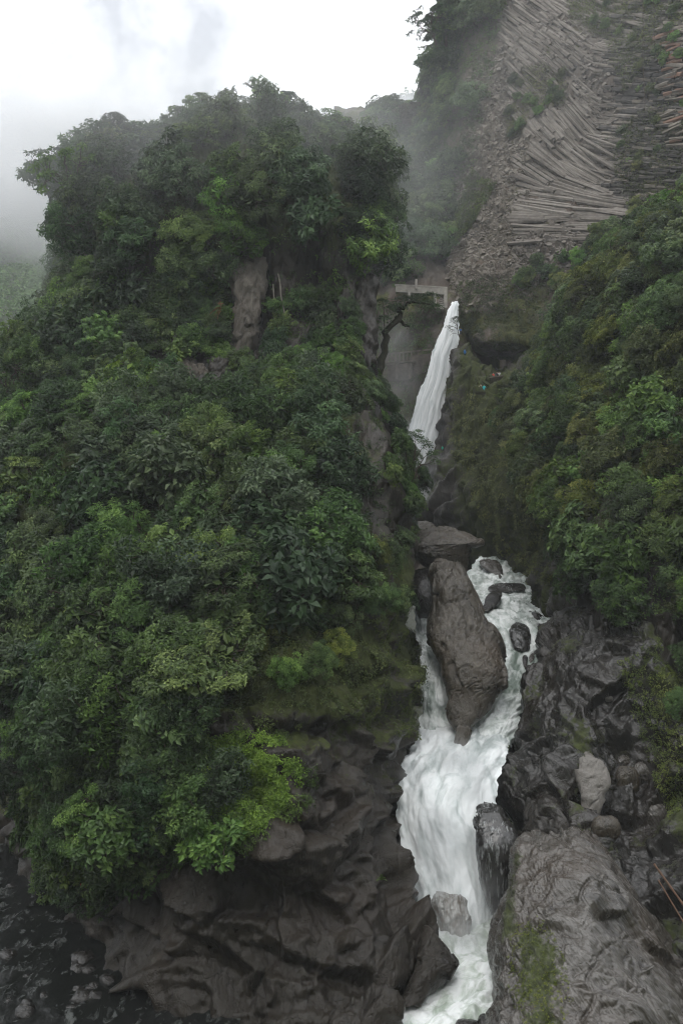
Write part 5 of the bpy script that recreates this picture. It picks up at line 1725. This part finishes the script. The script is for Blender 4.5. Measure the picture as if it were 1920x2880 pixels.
srng = np.random.default_rng(77)
SKY = [(140, 425), (205, 405), (262, 345), (325, 335), (390, 352), (455, 335), (512, 298), (575, 315), (640, 282), (700, 272), (757, 292), (815, 318), (872, 342), (930, 338), (985, 362), (1035, 350), (1075, 410)]
for i, (px, py) in enumerate(SKY):
    size = srng.uniform(3.4, 5.2)
    hgt = size / 3.0 * 5.3
    d = 140 if 220 < px < 1000 else 143
    e = plant(P(px + srng.uniform(-8, 8), py + hgt / d * F, d), ('broadleaf', 'fine', 'broadleaf', 'long')[i % 4], ('leaf_mid', 'leaf_dark', 'leaf_mid', 'leaf_olive', 'leaf_grey')[i % 5], int(srng.integers(1, 3)), size, srng.uniform(0, 6.28),
              group='trees crowding the upper crag', squash=srng.uniform(0.9, 1.15))
# bare and mossy trunks
def branch_tree(name, label, base, paths, bark, leaf=None, lmat='leaf_mid', group=None, cat='tree', seed=1, leafn=40, ln=0.22, crad=0.7):
    """paths: list of (points in (px, py, d), radius at start, radius at end)"""
    rng = np.random.default_rng(seed)
    b = P(*base)
    e = thing(name, label, cat, b, group)
    segs, tips = [], []
    for k, (pts, r0, r1) in enumerate(paths):
        w3 = np.array([P(*q) for q in pts]) - b
        c = cr_interp(w3, 14)
        c = c + rng.normal(0, r1 * 0.8, c.shape)
        segs.append(tube(c, np.linspace(r0, r1, 14) * rng.uniform(0.85, 1.2, 14), 6))
        tips.append(c[-1])
    v, f = merge(segs[:1])
    obj('trunk', mesh_np('trunk', v, f, M[bark], True), e)
    for sg in segs[1:]:
        obj('branch', mesh_np('branch', sg[0], sg[1], M[bark], True), e)
    if leaf:
        ps, tn = [], []
        for q in leaf:
            c = P(*q[:3]) - b
            r = q[3] if len(q) > 3 else crad
            vv, ff = clump_leaves(rng, c, np.array([0, -0.3, 0.5]), r * 1.15, int(2.6 * leafn * (r / crad) ** 2), ln * 1.25, 0.48, 0.25, 0.55)
            ps.append((vv, ff))
            tn.append(np.repeat(np.clip(rng.uniform(0.1, 0.7) + rng.normal(0, 0.2, len(ff)), 0, 1.2), 4))
        v, f = merge(ps)
        obj('crown', mesh_np('crown', v, f, M[lmat], False, {'tint': np.concatenate(tn)}), e)
    return e


branch_tree('dead_snag', 'dead mossy snag sticking up from the crag summit', (738, 320, 137),
            [([(738, 320, 137), (730, 285, 137), (718, 255, 137), (709, 228, 137)], 0.42, 0.14), ([(730, 285, 137), (715, 278, 137), (692, 276, 137)], 0.16, 0.05), ([(716, 250, 137), (703, 243, 137), (690, 236, 137)], 0.16, 0.06),
             ([(712, 240, 137), (702, 240, 136), (696, 228, 136)], 0.1, 0.04), ([(732, 292, 137), (742, 278, 137), (748, 262, 137)], 0.12, 0.04)], 'bark_moss',
            [(709, 230, 137, 0.5), (692, 238, 137, 0.45), (716, 255, 137, 0.5), (724, 275, 137, 0.5)], 'leaf_brown', leafn=30, ln=0.2, crad=0.5, cat='dead tree')
branch_tree('mossy_leaning_tree', 'dark moss covered tree leaning over beside the waterfall ravine', (1056, 1085, 138),
            [([(1056, 1090, 138), (1068, 1040, 139), (1080, 985, 140), (1094, 940, 141), (1112, 890, 142), (1124, 872, 142)], 0.75, 0.42), ([(1112, 892, 142), (1134, 910, 142), (1152, 920, 142)], 0.35, 0.16),
             ([(1120, 876, 142), (1138, 858, 142), (1162, 850, 142)], 0.36, 0.16), ([(1162, 850, 142), (1190, 852, 142), (1220, 862, 142)], 0.2, 0.08), ([(1085, 965, 140), (1080, 900, 140), (1078, 850, 140)], 0.12, 0.05)], 'bark_moss',
            [(1118, 868, 142, 1.6), (1100, 872, 142, 1.3), (1150, 850, 142, 1.8), (1175, 842, 142, 1.5), (1200, 858, 142, 1.7), (1222, 868, 142, 1.4), (1130, 845, 142, 1.4), (1152, 918, 142, 0.8), (1210, 835, 142, 1.4), (1075, 855, 140, 1.6),
             (1080, 900, 140, 1.4), (1068, 930, 140, 1.2)], 'leaf_dark', leafn=90, ln=0.28, crad=1.4, cat='tree')
branch_tree('many_stemmed_tree', 'small tree of many bare dark stems in front of the foot of the waterfall', (1142, 1362, 107),
            [([(1142, 1365, 107), (1165, 1345, 107), (1175, 1315, 107), (1190, 1305, 107)], 0.16, 0.06), ([(1150, 1356, 107), (1158, 1310, 107), (1168, 1270, 107), (1167, 1240, 107)], 0.13, 0.04),
             ([(1140, 1360, 107), (1138, 1320, 107), (1142, 1285, 107), (1138, 1255, 107)], 0.1, 0.035), ([(1135, 1362, 107), (1126, 1325, 107), (1130, 1290, 107), (1122, 1265, 107)], 0.09, 0.035),
             ([(1176, 1318, 107), (1190, 1290, 107), (1205, 1275, 107)], 0.07, 0.03), ([(1185, 1306, 107), (1200, 1305, 107), (1222, 1296, 107)], 0.06, 0.025), ([(1160, 1300, 107), (1180, 1270, 107), (1195, 1250, 107)], 0.06, 0.025),
             ([(1168, 1275, 107), (1150, 1255, 107), (1146, 1232, 107)], 0.05, 0.02)], 'bark',
            [(1167, 1232, 107, 0.9), (1185, 1238, 107, 0.8), (1150, 1225, 107, 0.9), (1202, 1258, 107, 0.8), (1218, 1280, 107, 0.8), (1196, 1246, 107, 0.7), (1226, 1300, 107, 0.7), (1132, 1240, 107, 0.9), (1175, 1218, 107, 0.8),
             (1210, 1275, 107, 0.6), (1230, 1270, 107, 0.5)], 'leaf_mid', leafn=70, ln=0.17, crad=0.8)
branch_tree('twiggy_shrub', 'twiggy shrub on the crag edge just below the many stemmed tree', (1150, 1425, 106),
            [([(1150, 1430, 106), (1160, 1412, 106), (1172, 1400, 106)], 0.07, 0.03), ([(1158, 1415, 106), (1176, 1410, 106), (1182, 1396, 106)], 0.05, 0.02), ([(1156, 1418, 106), (1160, 1390, 106), (1166, 1372, 106)], 0.05, 0.02)], 'bark',
            [(1172, 1382, 106, 0.6), (1182, 1392, 106, 0.5), (1160, 1372, 106, 0.6), (1186, 1408, 106, 0.5), (1150, 1380, 106, 0.6)], 'leaf_mid', leafn=60, ln=0.15, crad=0.6)
branch_tree('wispy_sapling', 'wispy sapling hanging across the upper waterfall', (1290, 945, 185),
            [([(1290, 945, 185), (1286, 925, 185), (1284, 910, 185)], 0.1, 0.05), ([(1286, 925, 185), (1270, 918, 185), (1258, 928, 185)], 0.06, 0.03), ([(1285, 918, 185), (1275, 905, 185), (1262, 908, 185)], 0.06, 0.03),
             ([(1288, 940, 185), (1272, 938, 185), (1264, 944, 185)], 0.05, 0.02)], 'bark',
            [(1276, 900, 185, 0.9), (1284, 908, 185, 0.9), (1262, 920, 185, 0.7), (1270, 930, 185, 0.6), (1282, 896, 185, 0.9)], 'leaf_mid', leafn=40, ln=0.22, crad=0.9)

# pale bare trunks far off
for k, (px, py, d, h) in enumerate(((80, 735, 440, 16), (165, 735, 430, 18), (48, 715, 470, 12), (155, 800, 400, 13))):
    b, n = hit('far_hillside', px, py)
    if b is None:
        continue
    rng = np.random.default_rng(k)
    e = thing('pale_trunk', ('straight white trunk standing in the misty far forest', 'white trunk closest to the crag in the misty far forest', 'short white trunk at the upper edge of the far forest',
                             'pale trunk low in the far forest next to the crag')[k], 'tree', b, 'pale bare trunks in the far forest')
    obj('trunk', mesh_np('trunk', *tube(limb(rng, (0, 0, -2), (0.4, 0, h), 0, 0.01), np.linspace(0.5, 0.25, 7), 6), M['bark_pale'], True), e)
    obj('crown', mesh_np('crown', *clump_leaves(rng, np.array([0.4, 0, h]), np.array([0, 0, 0.3]), 2.2, 50, 0.9, 0.6, 0.2), M['leaf_far'], False, {'tint': np.full(200, 0.4)}), e)

# hanging roots on the pillars and lianas on the basalt
for k, (pts, r, lab) in enumerate((
        ([(782, 770, 122.5), (788, 800, 122.3), (790, 830, 122), (796, 862, 121.7), (800, 880, 121.5)], 0.10, 'pale root hanging down the rock between the pillars, longer one'),
        ([(768, 800, 122.5), (770, 830, 122.2), (774, 860, 122), (788, 890, 121.6)], 0.09, 'pale root hanging down the rock just left of the longer root'),
        ([(1806, -10, 181), (1807, 80, 180.5), (1806, 160, 179.5), (1810, 240, 179), (1812, 310, 178)], 0.07, 'long thin liana hanging straight down the dark basalt'),
        ([(1836, -10, 180), (1838, 60, 179.5), (1839, 130, 179)], 0.05, 'shorter liana hanging to the right of the long one'))):
    w3 = np.array([P(*q) for q in pts])
    c = cr_interp(w3, 16)
    o = obj('hanging_root' if k < 2 else 'liana', mesh_np('liana', *tube(c - c[0], np.full(16, r), 5), M['bark_pale' if k < 2 else 'bark'], True))
    o.location = Vector(c[0])
    tag(o, lab, 'root' if k < 2 else 'vine')

# dead palm frond, bamboo poles, a grassy tuft, ferns
def frond(name, label, cat, base, tips, lmat, width, group=None, leafl=0.5):
    b = P(*base)
    e = thing(name, label, cat, b, group)
    rng = np.random.default_rng(int(base[0]))
    for tip in tips:
        t3 = P(*tip) - b
        L_ = np.linalg.norm(t3)
        c = limb(rng, (0, 0, 0), t3, 0.18, 0.02, 12)
        vs = [tube(c, np.linspace(0.03, 0.01, 12), 4)]
        T = nrm(np.gradient(c, axis=0))
        C, A, Nn = [], [], []
        for i in range(1, 12):
            sd = unit(np.cross(T[i], (0, 0.2, 1)))
            for s in (-1, 1):
                for q in (0, 0.5):
                    C.append(c[i] - T[i] * q * L_ / 12)
                    A.append(unit(sd * s + T[i] * 0.6 + np.array([0, 0, -0.35])))
                    Nn.append(unit(np.cross(T[i], sd)))
        prof = np.repeat(np.sin(np.linspace(0.5, 2.9, 11)), 4)
        v, f = leaves_np(np.array(C), np.array(A), np.array(Nn), width * prof, width * 0.2, 0.3)
        vs.append((v, f))
        v, f = merge(vs)
        obj('frond', mesh_np('frond', v, f, M[lmat], False, {'tint': np.full(len(v), 0.55)}), e)
    return e


M['dead_leaf'] = leaf_mat('dead_leaf', (0.12, 0.07, 0.03), (0.22, 0.13, 0.06), (0.32, 0.2, 0.1), 0.7, 0.1)
frond('dead_frond', 'dry orange brown palm frond hanging in front of the rock', 'dead leaf', (622, 866, 120), [(605, 890, 119.5), (612, 898, 119.5), (598, 876, 119.5), (618, 848, 120), (590, 884, 119.5)], 'dead_leaf', 0.5)
for k, (px, py, d, r, lab) in enumerate(((1600, 1520, 113, 3.2, 'pale tree fern arching out over the mossy gorge wall'), (1830, 1290, 105, 3.0, 'fern spreading among the trees at the right of the gorge'),
                                         (640, 480, 134, 2.6, 'pale fern like rosette high on the crag under the summit'), (700, 2050, 74, 1.4, 'small fern rosette above the bright creeper'))):
    q = 6
    frond('tree_fern', lab, 'fern', (px, py, d), [(px + r / d * F * math.cos(a), py - r / d * F * 0.35 * math.sin(a) + 18, d - 1.2 * abs(math.sin(a * 0.5))) for a in np.arange(9) / 9 * 6.28], 'leaf_bright' if k in (0, 3) else 'leaf_grey', r * 0.32)
frond('grass_tuft', 'tuft of long green grass growing on the lower dark rock', 'grass tuft', (1072, 2475, 66.5), [(1058 + 6 * k, 2455 + 9 * abs(k - 2.5), 66) for k in range(6)], 'leaf_bright', 0.12)
for k, (a, b, lab) in enumerate((((1838, 2430, 72), (1960, 2600, 68), 'upper brown bamboo pole lying across the gully on the right'), ((1850, 2475, 71), (1960, 2660, 67), 'lower thin bamboo pole lying beside the upper one'))):
    w3 = np.array([P(*a), P(*b)])
    c = cr_interp(w3, 20)
    rr = np.full(20, 0.09 - 0.03 * k)
    rr[::4] *= 1.3
    o = obj('bamboo_pole', mesh_np('bamboo_pole', *tube(c - c[0], rr, 7), plain_mat('bamboo', (0.11, 0.06, 0.036), 0.6, 0.3, 2.0), True), group='bamboo poles in the gully')
    o.location = Vector(c[0])
    tag(o, lab, 'pole')

# blossoms
def blossoms(name, label, cat, spots, col, r):
    m = plain_mat(name, col, 0.6, 0.2)
    for i, (px, py, d, lab) in enumerate(spots):
        rng = np.random.default_rng(i + int(px))
        k = 8
        a = nrm(rng.normal(size=(k, 3)) + np.array([0, -0.7, 0.3]))
        v, f = leaves_np(np.zeros((k, 3)), a, nrm(rng.normal(size=(k, 3))), r, r * 0.7, 0.2)
        o = obj(name, mesh_np(name, v, f, m, False))
        o.location = Vector(P(px, py, d))
        tag(o, lab, cat, label)


blossoms('red_blossom', 'red blossoms on the big leaved bushes', 'flower', [(365, 2335, 71.5, 'red blossom highest on the big leaved bush'), (222, 2358, 74.5, 'red blossom left of the highest on the big leaved bush'),
                                                                  (198, 2420, 74.5, 'red blossom at the left of the big leaved bush'), (308, 2452, 73, 'red blossom in the middle of the big leaved bush'),
                                                                  (232, 2488, 74, 'lowest red blossom on the big leaved bush'), (98, 1855, 92, 'lone red blossom in the dark at the far left slope')], (0.35, 0.03, 0.02), 0.22)
blossoms('purple_blossom', 'purple blossoms in the dark foliage', 'flower', [(900, 1663, 82, 'purple blossom spray in the dark foliage, upper left one'), (998, 1676, 85, 'purple blossom right of the upper spray'), (972, 1624, 85, 'small purple blossom highest in the dark foliage')], (0.3, 0.08, 0.3), 0.22)

# ------------------------------------------------------------------ terrace, stone lookout, people
def boxes(bl):
    parts = []
    for c, s, rz in bl:
        v, f = box_mesh([-q / 2 for q in s], [q / 2 for q in s])
        v = np.array(v) @ np.array(Matrix.Rotation(rz, 3, 'Z')).T + np.array(c)
        parts.append((v, f))
    return merge(parts)


def beam(a, b, w_, h_):
    """box beam between two places"""
    a, b = np.asarray(a), np.asarray(b)
    ax = unit(b - a)
    e = unit(np.cross(ax, (0, 0, 1))) if abs(ax[2]) < 0.95 else np.array([1.0, 0, 0])
    g = np.cross(e, ax)
    V = []
    for p in (a, b):
        for s, t in ((-1, -1), (1, -1), (1, 1), (-1, 1)):
            V.append(p + e * s * w_ / 2 + g * t * h_ / 2)
    return np.array(V), np.array([[0, 1, 2, 3], [7, 6, 5, 4], [0, 4, 5, 1], [1, 5, 6, 2], [2, 6, 7, 3], [3, 7, 4, 0]])


def part(name, e, b, vf, m, **kw):
    v, f = vf
    return obj(name, mesh_np(name, np.asarray(v) - b, f, M[m], False), e, **kw)


b = P(1180, 860, 200)
e = thing('terrace', 'weathered concrete viewing terrace with a solid parapet behind the waterfall lip', 'terrace', b)
part('parapet', e, b, beam(P(1112, 812, 201), P(1254, 820, 200), 0.4, 1.5), 'concrete')
part('coping', e, b, beam(P(1110, 801, 201), P(1256, 809, 200), 0.7, 0.28), 'concrete')
part('deck', e, b, beam(P(1112, 822, 203.5), P(1254, 829, 202.5), 5.0, 0.35), 'concrete')
for px, y0, y1, wd in ((1170, 786, 812, 0.5), (1223, 822, 858, 0.55), (1252, 808, 866, 0.75), (1150, 822, 850, 0.5)):
    part('pillar', e, b, beam(P(px, y1, 200), P(px, y0, 200), wd, wd), 'concrete')
for k in range(7):
    part('step', e, b, beam(P(1226 + k * 2.5, 866 - k * 5, 199.2 + k * 0.35), P(1246 + k * 1.5, 868 - k * 5, 199.2 + k * 0.35), 1.0, 0.22), 'concrete')
part('stair_wall', e, b, beam(P(1222, 868, 199.5), P(1244, 836, 201), 0.4, 0.9), 'stone')

b = P(1140, 1060, 199)
e = thing('stone_lookout', 'old stone lookout with pillars and a balustrade left of the waterfall', 'lookout', b)
part('wall', e, b, beam(P(1160, 1030, 202.5), P(1222, 1022, 200), 0.8, 5.0), 'stone')
part('floor_slab', e, b, beam(P(1085, 1022, 202), P(1168, 1016, 201), 3.5, 0.4), 'stone')
part('rail', e, b, beam(P(1086, 996, 200.5), P(1218, 982, 199.5), 0.35, 0.35), 'stone')
part('back_wall', e, b, beam(P(1088, 1046, 206), P(1170, 1042, 205), 0.4, 4.6), 'stone')
for px in (1090, 1101, 1112, 1123, 1134, 1145, 1156):
    part('baluster', e, b, beam(P(px, 1017 - (px - 1090) * 0.07, 200.5), P(px, 998 - (px - 1090) * 0.1, 200.5), 0.35, 0.35), 'stone')
for px in (1115, 1151):
    part('pillar', e, b, beam(P(px, 1066, 200.5), P(px, 1020, 200.5), 0.6, 0.6), 'stone')

# low mossy wall and ledges the visitors stand on
b = P(1420, 1064, 178)
e = thing('ledge_wall', 'low mossy stone wall edging the path under the cave', 'wall', b)
part('wall', e, b, beam(P(1376, 1072, 177.5), P(1480, 1058, 173.5), 0.5, 1.3), 'bark_moss')
part('coping', e, b, beam(P(1376, 1062, 177.5), P(1480, 1048, 173.5), 0.7, 0.18), 'stone')
part('path_slab', e, b, beam(P(1374, 1074, 179.6), P(1484, 1062, 175.6), 3.6, 0.3), 'stone')
b = P(1352, 1108, 178)
e = thing('lower_ledge', 'small mossy lookout ledge below the cave path', 'ledge', b)
part('slab', e, b, beam(P(1336, 1106, 177), P(1376, 1106, 176.5), 3.0, 0.6), 'bark_moss')
b = P(1243, 1275, 176)
e = thing('metal_platform', 'small dark metal platform bolted to the gorge wall beside the waterfall', 'platform', b)
part('deck', e, b, beam(P(1232, 1272, 176.5), P(1264, 1270, 177), 1.2, 0.12), 'bark')
part('rail', e, b, beam(P(1232, 1260, 176), P(1264, 1258, 176.5), 0.06, 0.06), 'bark')
for px in (1233, 1248, 1263):
    part('post', e, b, beam(P(px, 1272, 176.1), P(px, 1259, 176.1), 0.06, 0.06), 'bark')
part('brace', e, b, beam(P(1240, 1272, 176.8), P(1262, 1288, 178), 0.08, 0.08), 'bark')

M['skin'] = plain_mat('skin', (0.42, 0.26, 0.19), 0.6, 0.05)
M['hair'] = plain_mat('hair', (0.025, 0.018, 0.014), 0.5, 0.2)
M['jeans'] = plain_mat('jeans', (0.03, 0.035, 0.055), 0.8, 0.2)
for nm_, c_ in (('red', (0.6, 0.06, 0.04)), ('white', (0.8, 0.8, 0.82)), ('navy', (0.02, 0.025, 0.06)), ('yellow', (0.6, 0.5, 0.03)), ('beige', (0.55, 0.45, 0.33)), ('cyan', (0.05, 0.55, 0.62)), ('blue', (0.03, 0.16, 0.4)), ('teal', (0.02, 0.5, 0.33))):
    M['cloth_' + nm_] = plain_mat('cloth_' + nm_, c_, 0.75, 0.12, 8.0)


def skin_mesh(name, pts, edges, radii, mat, sub=1):
    me = bpy.data.meshes.new(name)
    me.from_pydata([tuple(p) for p in pts], edges, [])
    o = bpy.data.objects.new(name, me)
    COL.objects.link(o)
    sm = o.modifiers.new('s', 'SKIN')
    sm.use_smooth_shade = True
    for q, r in zip(me.skin_vertices[0].data, radii):
        q.radius = (r, r) if not isinstance(r, tuple) else r
    me.skin_vertices[0].data[0].use_root = True
    ss = o.modifiers.new('d', 'SUBSURF')
    ss.levels = ss.render_levels = sub
    dg = bpy.context.evaluated_depsgraph_get()
    m2 = bpy.data.meshes.new_from_object(o.evaluated_get(dg))
    m2.name = name
    m2.materials.clear()
    m2.materials.append(M[mat])
    bpy.data.objects.remove(o)
    return m2


def person(label, foot, rot, top, legs='jeans', arms=((-0.24, -0.05, 1.08), (0.24, -0.05, 1.08)), hands=((-0.26, -0.14, 0.84), (0.26, -0.14, 0.84)), poncho=False, h=1.68, hood=False):
    e = bpy.data.objects.new('person', None)
    COL.objects.link(e)
    e.location = Vector(foot)
    e.rotation_euler = (0, 0, rot)
    e.scale = (h / 1.7,) * 3
    pts = [(0, 0, 0.95), (0, 0, 1.15), (0, 0, 1.36), (0, -0.01, 1.46), (0, -0.03, 1.56), (0, -0.02, 1.67),
           (-0.17, 0, 1.38), arms[0], hands[0], (0.17, 0, 1.38), arms[1], hands[1],
           (-0.1, 0, 0.88), (-0.11, -0.02, 0.5), (-0.11, 0.02, 0.09), (-0.12, -0.15, 0.04), (0.1, 0, 0.88), (0.11, -0.02, 0.5), (0.11, 0.02, 0.09), (0.12, -0.15, 0.04)]
    ed = [(0, 1), (1, 2), (2, 3), (3, 4), (4, 5), (2, 6), (6, 7), (7, 8), (2, 9), (9, 10), (10, 11), (0, 12), (12, 13), (13, 14), (14, 15), (0, 16), (16, 17), (17, 18), (18, 19)]
    rad = [0.14, 0.13, 0.15, 0.055, 0.095, 0.085, 0.06, 0.042, 0.035, 0.06, 0.042, 0.035, 0.09, 0.06, 0.045, 0.04, 0.09, 0.06, 0.045, 0.04]
    obj('body', skin_mesh('body', pts, ed, rad, 'skin'), e)
    # clothing a little outside the body
    tp = [(0, 0, 0.86 if not poncho else 0.55), (0, 0, 1.15), (0, 0, 1.36), (0, -0.005, 1.46), (-0.18, 0, 1.37), arms[0], tuple(np.array(hands[0]) * 0.85 + np.array(arms[0]) * 0.15), (0.18, 0, 1.37), arms[1], tuple(np.array(hands[1]) * 0.85 + np.array(arms[1]) * 0.15)]
    te = [(0, 1), (1, 2), (2, 3), (2, 4), (4, 5), (5, 6), (2, 7), (7, 8), (8, 9)]
    k = 1.0 if not poncho else 1.45
    tr_ = [0.17 * k, 0.16 * k, 0.18, 0.08, 0.08 * k, 0.062 * k, 0.055 * k, 0.08 * k, 0.062 * k, 0.055 * k]
    obj('raincoat' if poncho else 'shirt', skin_mesh('shirt', tp, te, tr_, top), e)
    lp = [(0, 0, 0.93), (-0.1, 0, 0.86), (-0.11, -0.02, 0.5), (-0.11, 0.02, 0.12), (0.1, 0, 0.86), (0.11, -0.02, 0.5), (0.11, 0.02, 0.12)]
    obj('trousers', skin_mesh('trousers', lp, [(0, 1), (1, 2), (2, 3), (0, 4), (4, 5), (5, 6)], [0.15, 0.105, 0.075, 0.06, 0.105, 0.075, 0.06], legs), e)
    hp = [(0, 0.03, 1.52), (0, 0.035, 1.62), (0, 0.0, 1.7)]
    obj('hood' if hood else 'hair', skin_mesh('hair', hp, [(0, 1), (1, 2)], [0.085, 0.105, 0.07] if not hood else [0.1, 0.13, 0.09], top if hood else 'hair'), e)
    tag(e, label, 'person', 'visitors on the ledges')
    return e


def at_foot(px, py, d):
    return P(px, py, d)


person('person in a red top standing at the wall under the cave', at_foot(1386, 1070, 179.5), 0.4, 'cloth_red')
person('person in dark navy clothes between the red and the white tops', at_foot(1396, 1069, 180.0), 0.2, 'cloth_navy', h=1.75)
person('person in a white shirt raising both arms at the wall under the cave', at_foot(1403, 1069, 178.8), -0.3, 'cloth_white', arms=((-0.3, -0.2, 1.3), (0.3, -0.2, 1.3)), hands=((-0.12, -0.36, 1.5), (0.12, -0.36, 1.5)), h=1.78)
person('small person in a yellow raincoat by the wall under the cave', at_foot(1418.5, 1071, 178.2), 0.1, 'cloth_yellow', poncho=True, hood=True, h=1.3)
person('person in a beige coat with one arm out on the lower ledge', at_foot(1350, 1103, 176.4), 0.3, 'cloth_beige', legs='cloth_beige', arms=((-0.34, -0.06, 1.2), (0.24, -0.05, 1.08)), hands=((-0.52, -0.12, 1.1), (0.26, -0.14, 0.84)), h=1.7)
person('person in a billowing turquoise raincoat on the lower ledge', at_foot(1359.5, 1104, 176.2), -0.3, 'cloth_cyan', legs='cloth_cyan', poncho=True, arms=((-0.24, -0.05, 1.08), (0.38, -0.05, 1.12)), hands=((-0.26, -0.14, 0.84), (0.5, 0.0, 0.9)), h=1.62)
person('person in a blue raincoat on the dark path above the cave', at_foot(1306, 1003, 186.5), 0.0, 'cloth_blue', poncho=True, hood=True, h=1.6)
person('person in a blue jacket at the edge of the upper waterfall', at_foot(1294, 943, 186.5), 0.0, 'cloth_blue', h=1.65)
person('person in a green raincoat on the small metal platform', at_foot(1243, 1270, 176.3), 0.2, 'cloth_teal', poncho=True, hood=True, h=1.2)

# ------------------------------------------------------------------ telling the plants apart
LANDMARKS = [
    ('the crag summit snag', 715, 290), ('the spreading tree', 170, 520), ('the dry palm frond', 615, 875), ('the tall rock column', 1010, 900),
    ('the pale rock pillars', 560, 1080), ('the mossy leaning tree', 1090, 980), ('the many stemmed tree', 1160, 1310), ('the bright creeper patch', 700, 2200), ('the slender far left tree', 25, 1080),
    ('the purple blossoms', 930, 1655), ('the lone red blossom', 98, 1855), ('the dark hollow', 330, 2000),
    ('the capstone boulder', 1250, 1540), ('the concrete terrace', 1180, 815), ('the cave visitors', 1400, 1060), ('the round gorge bush', 1345, 1390),
    ('the gorge tree fern', 1600, 1510), ('the long basalt columns', 1600, 720), ('the warm edge of the basalt', 1900, 350), ('the fern at the right', 1830, 1280), ('the bright bank bush', 1930, 1890),
    ('the leaning cliff edge tree', 1235, 130), ('the olive ravine tree', 1215, 350), ('the mid crag slope', 520, 1450), ('the left crag slope', 120, 1400), ('the upper crag centre', 700, 560),
    ('the upper right slope corner', 1850, 700), ('the right slope hump', 1720, 1050)]
DIRS = ['right of', 'above and right of', 'above', 'above and left of', 'left of', 'below and left of', 'below', 'below and right of']
ORD = ['', 'second', 'third', 'fourth', 'fifth', 'sixth', 'seventh', 'eighth', 'ninth', 'tenth']
groups = {}
for e, kind, lm, size, x, y in PLANTS:
    li = min(range(len(LANDMARKS)), key=lambda i: (LANDMARKS[i][1] - x) ** 2 + (LANDMARKS[i][2] - y) ** 2)
    nm_, lx, ly = LANDMARKS[li]
    a = math.degrees(math.atan2(ly - y, x - lx)) % 360
    dr = DIRS[int(((a + 22.5) % 360) // 45)]
    key = (COLOUR[lm], kind_name(kind, lm)[1], dr, nm_)
    groups.setdefault(key, []).append((math.hypot(x - lx, y - ly), e))
for (c_, n_, dr, lmk), mem in groups.items():
    mem.sort(key=lambda q: q[0])
    for i, (dist, e) in enumerate(mem):
        if i == 0:
            e['label'] = f"{c_} {n_} {'closest ' if len(mem) > 1 else ''}{dr} {lmk}"
        else:
            o_ = ORD[i] if i < len(ORD) else str(i + 1) + 'th'
            e['label'] = f"{c_} {n_} {o_} closest {dr} {lmk}".replace('below and', 'below').replace('above and', 'above')
